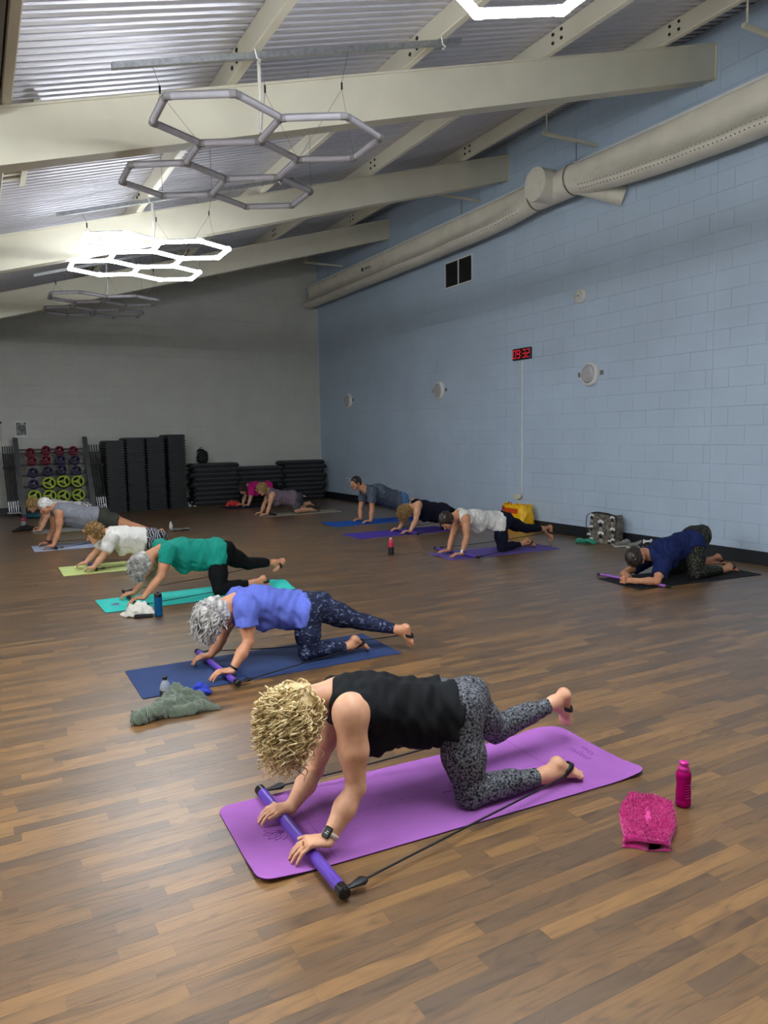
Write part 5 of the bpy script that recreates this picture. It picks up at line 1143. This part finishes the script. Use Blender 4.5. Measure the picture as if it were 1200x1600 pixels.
XD, ZD = 7.40, 4.955
def duct_section(y0, y1, full0, full1, name, par, sd=3):
    rg = random.Random(sd); n = 40; rows = []; ys = np.linspace(y0, y1, 60)
    for i, y in enumerate(ys):
        t_ = i/59; dy = abs(y-y0); rnd = full0*math.exp(-dy/.9)+full1*math.exp(-abs(y-y1)/.5); rnd = min(1, rnd); row = []
        w1 = .010*math.sin(y*3.1+sd)+.006*math.sin(y*9.3)
        for k in range(n):
            a = 2*math.pi*k/n        # 0 = top
            xr, zr = .20*math.sin(a), ZD+.20*math.cos(a)
            # collapsed: a flat hanging pocket, front pushed in, fuller along the bottom
            v = (1-math.cos(a))/2; hw = .012+.060*v**.8+.10*math.exp(-((v-.86)/.15)**2); front = math.sin(a) < 0
            xc = hw*(1 if not front else -1)*min(1, abs(math.sin(a))*2.2); xc += .075*math.exp(-((v-.42)/.2)**2)*(1 if front else .2)+w1*(1 if front else .3)*(.4+v)
            if front: xc += .012*math.sin(y*14+v*9)*math.exp(-((v-.45)/.22)**2)
            zc = 5.15-(.50 if y > 8 else .58)*v
            row.append((XD+xr*rnd+xc*(1-rnd), y, zr*rnd+zc*(1-rnd)))
        rows.append(row+row[:1])
    return MB().grid(rows).build(name, M_DUCT, par), rows
t = thing('air_duct', 'long cream fabric air duct sagging along the top of the blue wall', 'duct', (XD, 8.4, ZD))
far, rows = duct_section(8.72, 17.12, 1.0, .0, 'fabric_sleeve', t); MB().add([tuple(p) for p in rows[-1][:-1]], [tuple(range(40))]).build('sleeve_end', M_DUCT, t)
nr, rows2 = duct_section(7.92, 1.2, 1.0, .0, 'fabric_sleeve', t, 8)
MB().lathe((XD, 7.90, ZD), [(.205, 0), (.205, .82)], 32, axis='y').build('tee_body', M_DUCTM, t)
for y in (7.93, 8.69): MB().lathe((XD, y, ZD), [(.203, -.012), (.212, -.008), (.212, .008), (.203, .012)], 32, axis='y').build('collar_band', plain('dark_band', (96, 92, 84), .5) if 'dark_band' not in bpy.data.materials else bpy.data.materials['dark_band'], t)
MB().lathe((XD-.33, 8.36, ZD+.02), [(.225, 0), (.225, .33)], 36, axis='x').build('branch_cap', M_DUCTM, t)
MB().cyl((XD, 7.80, ZD-.10), (XW+.02, 7.42, ZD-.30), .13, n=24).build('wall_spigot', M_DUCTM, t)
for ya, yb in ((1.2, 7.97), (8.62, 17.14)): MB().bbox((XD-.018, ya, 5.145), (XD+.022, yb, 5.178), .004).build('rail', M_FRAMEW, t)
def perforations(rows, ks, par):
    mb = MB()
    for i in range(2, 58):
        for k in ks:
            for q in (0, .5):
                p = np.array(rows[i][k])*(1-q)+np.array(rows[i+1][k])*q; nb_ = np.cross(np.array(rows[i+1][k])-rows[i][k], np.array(rows[i][k+1])-rows[i][k]); nb_ = unit(nb_)
                if nb_[0] > 0: nb_ = -nb_
                mb.cyl(p+nb_*.001, p+nb_*.004, .008, n=6)
    o = mb.build('perforations', M_SLAT, par); o['kind'] = 'stuff'
perforations(rows, (24, 26), t); perforations(rows2, (24, 26), t)
MB().prism([(XD-.105, 14.02, 5.0), (XD-.105, 14.07, 4.95), (XD-.105, 14.02, 4.90), (XD-.105, 13.98, 4.95)], (-.006, 0, 0)).build('logo_mark', M_SLAT, t); MB().box((XD-.111, 13.70, 4.945), (XD-.105, 13.94, 4.965)).build('logo_mark', plain('faint_print', (120, 118, 112), .6), t)
for y, lb in ((5.0, 'thin steel hanger of the duct at the right edge'), (7.9, 'thin steel hanger above the round duct cap'), (10.6, 'thin steel hanger above the middle of the duct'), (15.95, 'thin steel hanger at the far end of the duct')):
    t = thing('duct_hanger', lb, 'hanger', (6.88, y, 5.45)); z = ztop(6.88)
    MB().cyl((6.88, y, 5.45), (6.88, y, z+.02), .010, n=8).build('rod', M_STEEL, t); MB().bbox((6.82, y-.02, 5.43), (XW-.006, y+.02, 5.47), .004).build('arm', M_STEEL, t); MB().cyl((XD, y, 5.18), (XD, y, 5.44), .008, n=8).build('rod', M_GALV, t)

# ------------------------------------------------------------------ against the grey end wall: weight rack, plates, bars
M_RACK = plain('graphite_steel', (52, 55, 60), .45); P_RED = plain('dark_red_rubber', (134, 24, 48), .5); P_PUR = plain('dark_violet_rubber', (62, 54, 92), .5); P_LIME = plain('lime_rubber', (176, 200, 50), .5); M_CHROME = plain('chrome', (190, 192, 196), .2, metal=1)
rk = thing('weight_rack', 'graphite weight rack of plates and bars at the back left', 'rack', (1.5, 16.95, 0))
for x in (.83, 2.17):
    sx = .035 if x < 1 else .035
    MB().prism([(x-.045+(.0), 16.62, 0), (x+.045, 16.62, 0), (x+.045-.05, 17.12, 1.60), (x-.045-.05, 17.12, 1.60)], (0, .09, .02)).build('post', M_RACK, rk)
    MB().bbox((x-.05, 16.5, 0), (x+.05, 17.25, .06), .01).build('base_foot', M_RACK, rk)
for z in (1.36, 1.29): MB().bbox((.82, 17.03, z-.022), (2.12, 17.07, z+.022), .006).build('crossbar', M_RACK, rk)
for z in (1.05, .83, .60, .34): MB().bbox((.84, 16.98-.18*(1.1-z), z-.02), (2.14, 17.02-.18*(1.1-z), z+.02), .006).build('peg_rail', M_GALV if z > 1.2 else M_RACK, rk)
PA = unit(np.array([0, -.90, .36]))
def plate(front, r, mat, label, group=None, spoke=True):
    t = thing('weight_plate', label, 'plate', tuple(front), group); M = Matrix((tuple(np.cross(PA, (1, 0, 0))), (1, 0, 0), tuple(PA))).transposed()
    MB().lathe(front, [(r*.78, -.036), (r*.97, -.034), (r, -.026), (r, -.008), (r*.96, 0), (r*.78, 0), (r*.74, -.010), (r*.74, -.030)], 28, M, caps=False).build('rim', mat, t)
    mb = MB(); u, v = np.cross(PA, (1, 0, 0)), np.array([1., 0, 0])
    for k in range(3):
        a = k*2.094+.5; d = u*math.cos(a)+v*math.sin(a); n_ = np.cross(PA, d); b_ = np.array(front)-PA*.012
        mb.prism([b_+d*r*.16-n_*r*.12, b_+d*r*.80-n_*r*.13, b_+d*r*.80+n_*r*.13, b_+d*r*.16+n_*r*.12], PA*.008)
    mb.build('spokes', mat, t)
    MB().lathe(front, [(r*.30, -.03), (r*.30, -.004), (r*.24, 0), (r*.13, 0), (r*.12, -.012)], 16, M).build('hub', mat, t)
    MB().lathe(front, [(r*.95, -.0345), (r*.95, -.022), (.01, -.021)], 24, M).build('web', M_BLACK, t); return t
ROWS = ['top', 'second', 'third', 'fourth', 'bottom']; COLS = ['first', 'second', 'third', 'last']
PX = [(1.04, 1.32), (1.34, 1.36), (1.60, 1.35), (1.87, 1.34), (1.06, 1.15), (1.33, 1.16), (1.61, 1.16), (1.89, 1.15), (1.07, .91), (1.35, .93), (1.62, .95), (1.91, .92), (1.07, .67), (1.36, .67), (1.64, .69), (1.92, .68), (1.07, .41), (1.36, .40), (1.63, .38), (1.92, .39)]
KIND = 'RRRRRRPPPPPPPLLLLLLL'
for i, ((x, z), kd) in enumerate(zip(PX, KIND)):
    m, r, nm = {'R': (P_RED, .092, 'dark red'), 'P': (P_PUR, .100, 'dark violet'), 'L': (P_LIME, .128, 'lime green')}[kd]
    yf = 16.72-.10*(1.36-z); sc_ = yf/17.0; fx = x*sc_; fz = CAM_H+(z-CAM_H)*sc_; f = np.array([fx, yf, fz])
    plate(f, r, m, '%s weight plate, front of its peg, %s row, %s column from left' % (nm, ROWS[i//4], COLS[i % 4]))
    for q in (1, 2): plate(f-PA*.045*q, r, M_BLACK if kd == 'L' else m, '%s weight plate, %s of the stack on the %s peg of the %s row' % (nm, ('', 'middle', 'rear')[q], COLS[i % 4], ROWS[i//4]), '%s plates behind the front plates' % nm)
    MB().cyl(f+PA*.02, f-PA*.30, .014, n=10).build('peg', M_CHROME, rk)
def barbell(x0, x1, k, side):
    t = thing('barbell', 'black barbell standing %s in the %s holder of the rack' % (['first', 'second', 'third', 'fourth', 'fifth'][k], side), 'barbell', (x0, 16.75, .11))
    p = lambda q: np.array([x0+(x1-x0)*q, 16.75+.25*q, .115+1.33*q])
    MB().cyl(p(0), p(.17), .0135, n=10).build('sleeve', M_CHROME, t); MB().cyl(p(.17), p(.88), .018, n=10).build('shaft', M_BLACK, t); MB().cyl(p(.88), p(1), .0125, n=10).build('sleeve', M_RACK, t)
    MB().cyl(p(.165), p(.18), .024, n=10).build('collar', M_RACK, t); MB().cyl(p(.87), p(.885), .024, n=10).build('collar', M_RACK, t)
for k in range(5): barbell(.575+.042*k, .53+.042*k, k, 'left'); barbell(2.26+.042*k, 2.18+.05*k, k, 'right')
for x0, x1 in ((.53, .78), (2.22, 2.48)):
    MB().bbox((x0, 16.70, .085), (x1, 16.86, .112), .006).build('bar_tray', M_GALV, rk); MB().bbox((x0-.02 if x0 < 1 else x0-.07, 16.93, .98), (x1 if x0 < 1 else x1-.03, 16.97, 1.03), .008).build('bar_holder', M_RACK, rk)
t = thing('balance_disc', 'blue balance disc on the floor under the weight rack', 'disc', (1.05, 16.55, 0)); MB().lathe((1.05, 16.55, 0), [(.10, .001), (.17, .01), (.19, .04), (.17, .075), (.10, .09), (.01, .092)], 28).build('cushion', plain('petrol_rubber', (34, 92, 112), .4), t)

# stacked step platforms: four tall columns and three wide stacks
M_STEP = plain('black_step_plastic', (13, 15, 17), .5); M_STEPTOP = plain('step_grip', (60, 65, 67), .6)
ORD = ['topmost', '2nd from the top', '3rd from the top']+['%dth from the top' % k for k in range(4, 60)]
def narrow_step():
    t = thing('step_platform', 'step', 'step', (0, 0, 0), 'black steps in the four tall columns'); w, d = .195, .42
    prof = [(-w, 0), (w, 0), (w, .022), (w*.80, .0535), (-w*.80, .0535), (-w, .022)]
    MB().prism([(x, -d, z) for x, z in prof], (0, 2*d, 0)).build('deck', M_STEP, t)
    MB().bbox((-w*.86, -d-.006, .030), (w*.86, -d+.02, .040), .003).build('front_lip', M_STEPTOP, t)
    mb = MB(); [mb.bbox((sx*w*.93-.014, -d+.02, .020), (sx*w*.93+.014, d-.02, .032), .004) for sx in (-1, 1)]; mb.build('side_rib', M_STEPTOP, t); return t
P1_ = narrow_step(); firstn = True
COLN = ['left', 'second from left', 'third from left', 'right']
for ci, (xc, n) in enumerate(((2.635, 28), (3.055, 29), (3.475, 29), (3.93, 30))):
    for k in range(n):
        o = P1_ if firstn else copy_tree(P1_); firstn = False
        o.location = (xc+random.uniform(-.004, .004), 16.97, k*.0545); o['label'] = 'black step platform, %s in the %s tall column' % (ORD[n-1-k], COLN[ci])
def wide_step():
    t = thing('step_platform', 'step', 'step', (0, 0, 0), 'black steps in the wide low stacks'); w, d = .57, .20
    prof = [(-w+.04, 0), (w-.04, 0), (w, .035), (w, .060), (w-.05, .104), (-w+.05, .104), (-w, .060), (-w, .035)]
    MB().prism([(x, -d, z) for x, z in prof], (0, 2*d, 0)).build('deck', M_STEP, t)
    MB().bbox((-w+.055, -d-.016, .058), (w-.055, -d+.01, .100), .010).build('front_rail', M_STEPTOP, t)
    for sx in (-1, 1): MB().bbox((sx*(w-.06)-.05, -d-.012, .006), (sx*(w-.06)+.05, -d+.02, .056), .012).build('corner_foot', M_STEP, t)
    return t
P2_ = wide_step(); firstw = True
for nm, xc, n in (('left', 4.87, 9), ('middle', 5.95, 8), ('right', 7.03, 9)):
    for k in range(n):
        o = P2_ if firstw else copy_tree(P2_); firstw = False
        o.location = (xc+random.uniform(-.025, .025)+(.02 if k % 2 else -.02), 17.0, k*.108+(0 if k % 2 == 0 else .0)); o['label'] = 'wide black step, %s in the %s low stack' % (ORD[n-1-k], nm)
# rucksack, shoes, poster
def soft(label, name, cat, base, fn, lo, hi, mat, h=.01, warp=None, clip=True):
    fd = Field(lo, hi, h); fn(fd)
    if warp: fd.warp(warp[0], warp[1], 3)
    if clip: fd.clip((0, 0, base[2]+.001), (0, 0, -1))
    t = thing(name, label, cat, base); fd.build('body', mat, t); return t
zt = 9*.108
bp = soft('black rucksack sitting on the left low stack of steps', 'rucksack', 'bag', (4.62, 16.98, zt), lambda f: (f.cap((4.58, 16.98, zt+.09), (4.57, 16.98, zt+.25), .10, .085, .04, (1, 0, 0), 1.15), f.cap((4.64, 16.95, zt+.08), (4.66, 16.95, zt+.22), .085, .06, .03)), (4.38, 16.8, zt-.02), (4.85, 17.2, zt+.4), C_BLACKC, .009, (.006, (.06, .1)))
MB().tube([(4.50, 16.92, zt+.27), (4.46, 16.90, zt+.2), (4.43, 16.90, zt+.12), (4.47, 16.90, zt+.08)], .006, 6).build('strap', M_GALV, bp); MB().tube([(4.54, 16.97, zt+.34), (4.57, 16.97, zt+.375), (4.61, 16.97, zt+.34)], .008, 6).build('handle', M_BLACK, bp)
def shoe(label, x, y, rz, up, so, L=.25, group=None):
    t = thing('shoe', label, 'shoe', (x, y, 0), group); c, s = math.cos(rz), math.sin(rz); R = lambda a, b, z: np.array([x+c*a-s*b, y+s*a+c*b, z])
    fd = Field(np.array([x-.2, y-.2, -.02]), np.array([x+.2, y+.2, .16]), .006); lat = R(0, 1, 0)-R(0, 0, 0)
    fd.cap(R(-L*.36, 0, .055), R(L*.30, 0, .040), .036, .030, .02, lat, 1.1); fd.cap(R(-L*.36, 0, .055), R(-L*.28, 0, .085), .036, .034, .02); fd.ell(R(-L*.25, 0, .125), (lat, R(1, 0, 0)-R(0, 0, 0), (0, 0, 1)), (.026, .045, .03), .01, op='s'); fd.build('upper', up, t)
    fd = Field(np.array([x-.2, y-.2, -.02]), np.array([x+.2, y+.2, .06]), .006); fd.cap(R(-L*.36, 0, .018), R(L*.33, 0, .016), .042, .038, .01, lat, 1.05); fd.clip((0, 0, .028), (0, 0, 1)); fd.clip((0, 0, .001), (0, 0, -1)); fd.build('sole', so, t)
    mb = MB(); [mb.tube([R(L*q, -.022, .074-.03*q-.004*i), R(L*q+.004, 0, .082-.035*q-.004*i), R(L*q, .022, .074-.03*q-.004*i)], .003, 5) for i, q in enumerate((-.08, 0, .08, .15))]; mb.build('laces', M_WHITE, t)
S_WHITE = plain('white_trainer', (206, 206, 204), .6); S_GREY = plain('grey_trainer', (120, 118, 112), .7); S_SOLE = plain('pale_sole', (190, 188, 182), .6)
shoe('left of two white trainers on the floor before the low stack', 4.22, 16.9, -1.57, S_WHITE, S_SOLE); shoe('right of two white trainers on the floor before the low stack', 4.34, 16.9, -1.57, S_WHITE, S_SOLE)
shoe('grey trainer touching the patterned bag', 7.53, 7.10, 2.9, S_GREY, S_SOLE); shoe('grey trainer farther right of the patterned bag', 7.60, 6.93, 2.5, S_GREY, S_SOLE)
def poster_mat():
    t = NT('grey_picture'); g = t.n('ShaderNodeNewGeometry'); n = t.n('ShaderNodeTexNoise'); n.inputs['Scale'].default_value = 9; n.inputs['Detail'].default_value = 3; t.l(g.outputs['Position'], n.inputs['Vector']); r = t.ramp(n.outputs['Fac'], [(.35, lin(52, 54, 54)), (.52, lin(112, 114, 112)), (.68, lin(196, 198, 194))]); t.l(r.outputs[0], t.b.inputs['Base Color']); t.b.inputs['Roughness'].default_value = .4; return t.m
t = thing('poster', 'small framed grey picture on the end wall above the rack', 'poster', (.92, YW-.01, 1.79)); yb = YW-.006
MB().bbox((.805, yb-.012, 1.625), (1.035, yb, 1.955), .003).build('mount', M_FRAMEW, t); MB().box((.825, yb-.0135, 1.665), (1.018, yb-.0122, 1.925)).build('picture', poster_mat(), t)
MB().lathe((.945, yb-.0140, 1.815), [(.070, 0), (.070, -.001), (.002, -.001)], 24, axis='y').build('picture_disc', plain('picture_grey', (118, 120, 118), .4), t); mb = MB(); mb.box((.985, yb-.017, 1.912), (1.02, yb-.0136, 1.935)); mb.box((.83, yb-.015, 1.925), (.985, yb-.0136, 1.931)); mb.build('clip', M_BLACK, t)
t = thing('poster', 'white notice with black clip cut off by the left edge', 'poster', (.42, YW-.01, 1.75)); MB().bbox((.32, yb-.01, 1.55), (.555, yb, 1.96), .002).build('sheet', plain('dull_white', (176, 176, 170), .5), t); MB().box((.50, yb-.016, 1.915), (.565, yb-.0101, 1.955)).build('clip', M_BLACK, t)

# ------------------------------------------------------------------ bags and oddments along the blue wall
B_YEL = plain('yellow_woven_plastic', (246, 190, 20), .4, bump=(18, .3, .02)); B_ORG = plain('orange_print', (214, 84, 24), .4); B_REDP = plain('red_print', (170, 44, 24), .4)
t = thing('shopping_bag', 'yellow and orange shopping bag against the blue wall', 'bag', (7.58, 9.36, 0))
def bag(x0, x1, y0, y1, h_, mat, par, seed, bulge=.03, slump=.02):
    rg = np.random.RandomState(seed); rows = []; n = 40
    for z in np.linspace(.002, h_, 16):
        q = z/h_; row = []
        for k in range(n):
            a = 2*math.pi*k/n; cx, cy = (x0+x1)/2, (y0+y1)/2; rx, ry = (x1-x0)/2*(1-.35*q), (y1-y0)/2*(1-.03*q)
            e = .32; x = cx+rx*np.sign(math.cos(a))*abs(math.cos(a))**e+slump*q; y = cy+ry*np.sign(math.sin(a))*abs(math.sin(a))**e
            b_ = bulge*math.sin(math.pi*q)*.4+.008*math.sin(a*5+z*22+seed)+.006*math.sin(a*9-z*31)
            row.append((x+math.cos(a)*b_, y+math.sin(a)*b_, z+(.012*math.sin(a*3+seed) if q > .9 else 0)))
        rows.append(row+row[:1])
    mb = MB(); mb.grid([r[::-1] for r in rows]); mb.add(rows[0][:-1], [tuple(range(n))[::-1]]); return mb.build('body', mat, par), rows
bo, R_ = bag(7.44, 7.72, 9.08, 9.66, .40, B_YEL, t, 3)
def patch(R, k0, k1, z0, z1, mat, par, name, off=.004):
    G = [[np.array(R[i][k % 40])+np.array([-off, 0, 0]) for k in range(k0, k1)] for i in range(z0, z1)]; mb = MB(); mb.grid(G); return mb.build(name, mat, par)
patch(R_, 13, 21, 2, 11, B_ORG, t, 'print_panel'); patch(R_, 12, 19, 11, 15, B_REDP, t, 'print_panel', .005); patch(R_, 18, 22, 10, 14, B_ORG, t, 'print_panel', .006)
for k, (yy, z0, z1) in enumerate(((9.52, .13, .15), (9.52, .17, .19), (9.55, .13, .22))): MB().box((7.425, yy-.04, z0), (7.432, yy+.04 if k < 2 else yy-.02, z1)).build('print_stroke', M_WHITE, t)
for yy in (9.24, 9.46): MB().tube([(7.52, yy-.05, .38), (7.51, yy-.03, .43), (7.52, yy+.03, .44), (7.53, yy+.06, .385)], .009, 6, flat=.5).build('handle', B_REDP if yy > 9.3 else B_YEL, t)
t = thing('drawstring_bag', 'black and white patterned drawstring bag against the blue wall', 'bag', (7.60, 7.48, 0)); B_TAUPE = pattern('taupe_cotton', 'noise', (84, 78, 70), (128, 122, 112), 26)
bo, R_ = bag(7.52, 7.72, 7.24, 7.72, .40, B_TAUPE, t, 6, .04, .01)
def motif(k, i, s):
    p = np.array(R_[i][k])+np.array([-.006, 0, 0]); mb = MB()
    for a in (-50, -25, 0, 25, 50):
        r_ = math.radians(a); c_ = p+np.array([0, math.sin(r_)*s*.8, math.cos(r_)*s*.62+.01]); mb.lathe(c_, [(s*.38, .0), (s*.36, -.004), (.001, -.005)], 12, axis='x')
    mb.build('white_petals', M_WHITE, t); MB().lathe(p+np.array([-.004, 0, -.004]), [(s*.5, 0), (s*.46, -.005), (.001, -.006)], 14, axis='x').build('dark_centre', M_BLACK, t); MB().lathe(p+np.array([-.001, 0, -s*1.15]), [(s*.55, 0), (s*.5, -.003), (.001, -.004)], 14, axis='x').build('grey_leaf', plain('pale_taupe', (150, 145, 136), .8) if 'pale_taupe' not in bpy.data.materials else bpy.data.materials['pale_taupe'], t)
for k, i, s in ((20, 10, .058), (20, 4, .058), (17, 13, .044), (17, 7, .044), (23, 13, .044), (24, 7, .048), (16, 3, .040), (22, 1, .034), (18, 1, .036), (25, 2, .036)): motif(k, i, s)
mb = MB(); mb.tube([(7.56, 7.73, .40), (7.53, 7.76, .36), (7.50, 7.74, .22), (7.50, 7.70, .14)], .006, 6); mb.tube([(7.56, 7.70, .405), (7.57, 7.6, .425), (7.57, 7.4, .42), (7.56, 7.26, .40)], .010, 6); mb.tube([(7.56, 7.25, .40), (7.54, 7.22, .33), (7.53, 7.22, .12)], .006, 6); mb.build('drawstring', M_BLACK, t)
t = thing('exercise_band', 'looped green exercise band on the floor left of the patterned bag', 'band', (7.36, 7.58, 0)); G_BAND = plain('sea_green_rubber', (40, 150, 118), .5)
for k, (cx, cy, rx, ry, ph) in enumerate(((7.33, 7.63, .05, .10, .3), (7.38, 7.56, .04, .11, -.4), (7.35, 7.52, .05, .07, 1.0))): MB().tube([(cx+rx*math.cos(a+ph), cy+ry*math.sin(a), .016+.02*(1+math.sin(a*2+k))) for a in np.linspace(0, 6.283, 26, endpoint=False)], .02, 6, True, .7).build('loop', G_BAND, t)
cloth('dark floral cloth heap behind the grey trainers', 'cloth', 'cloth', (7.66, 6.85, 0), [((7.62, 6.98, .03), (7.67, 6.80, .06), .04, .05), ((7.67, 6.80, .06), (7.68, 6.66, .03), .05, .035)], pattern('floral_cloth', 'voronoi', (206, 204, 200), (44, 42, 42), 30, lo=.15, hi=.22), .008, (.012, (.04, .07)), 9)
t = thing('dog_toy', 'white bone shaped toy on the cloth heap by the blue wall', 'toy', (7.60, 6.72, .10)); MB().cyl((7.60, 6.79, .105), (7.60, 6.67, .125), .014, n=10).build('bone', M_WHITE, t)
mb = MB()
for e in ((7.60, 6.79, .105), (7.60, 6.67, .125)):
    for s in (-1, 1): mb.lathe((e[0], e[1], e[2]+s*.013), [(.002, -.016), (.013, -.011), (.017, 0), (.013, .011), (.002, .016)], 10)
mb.build('knobs', M_WHITE, t)
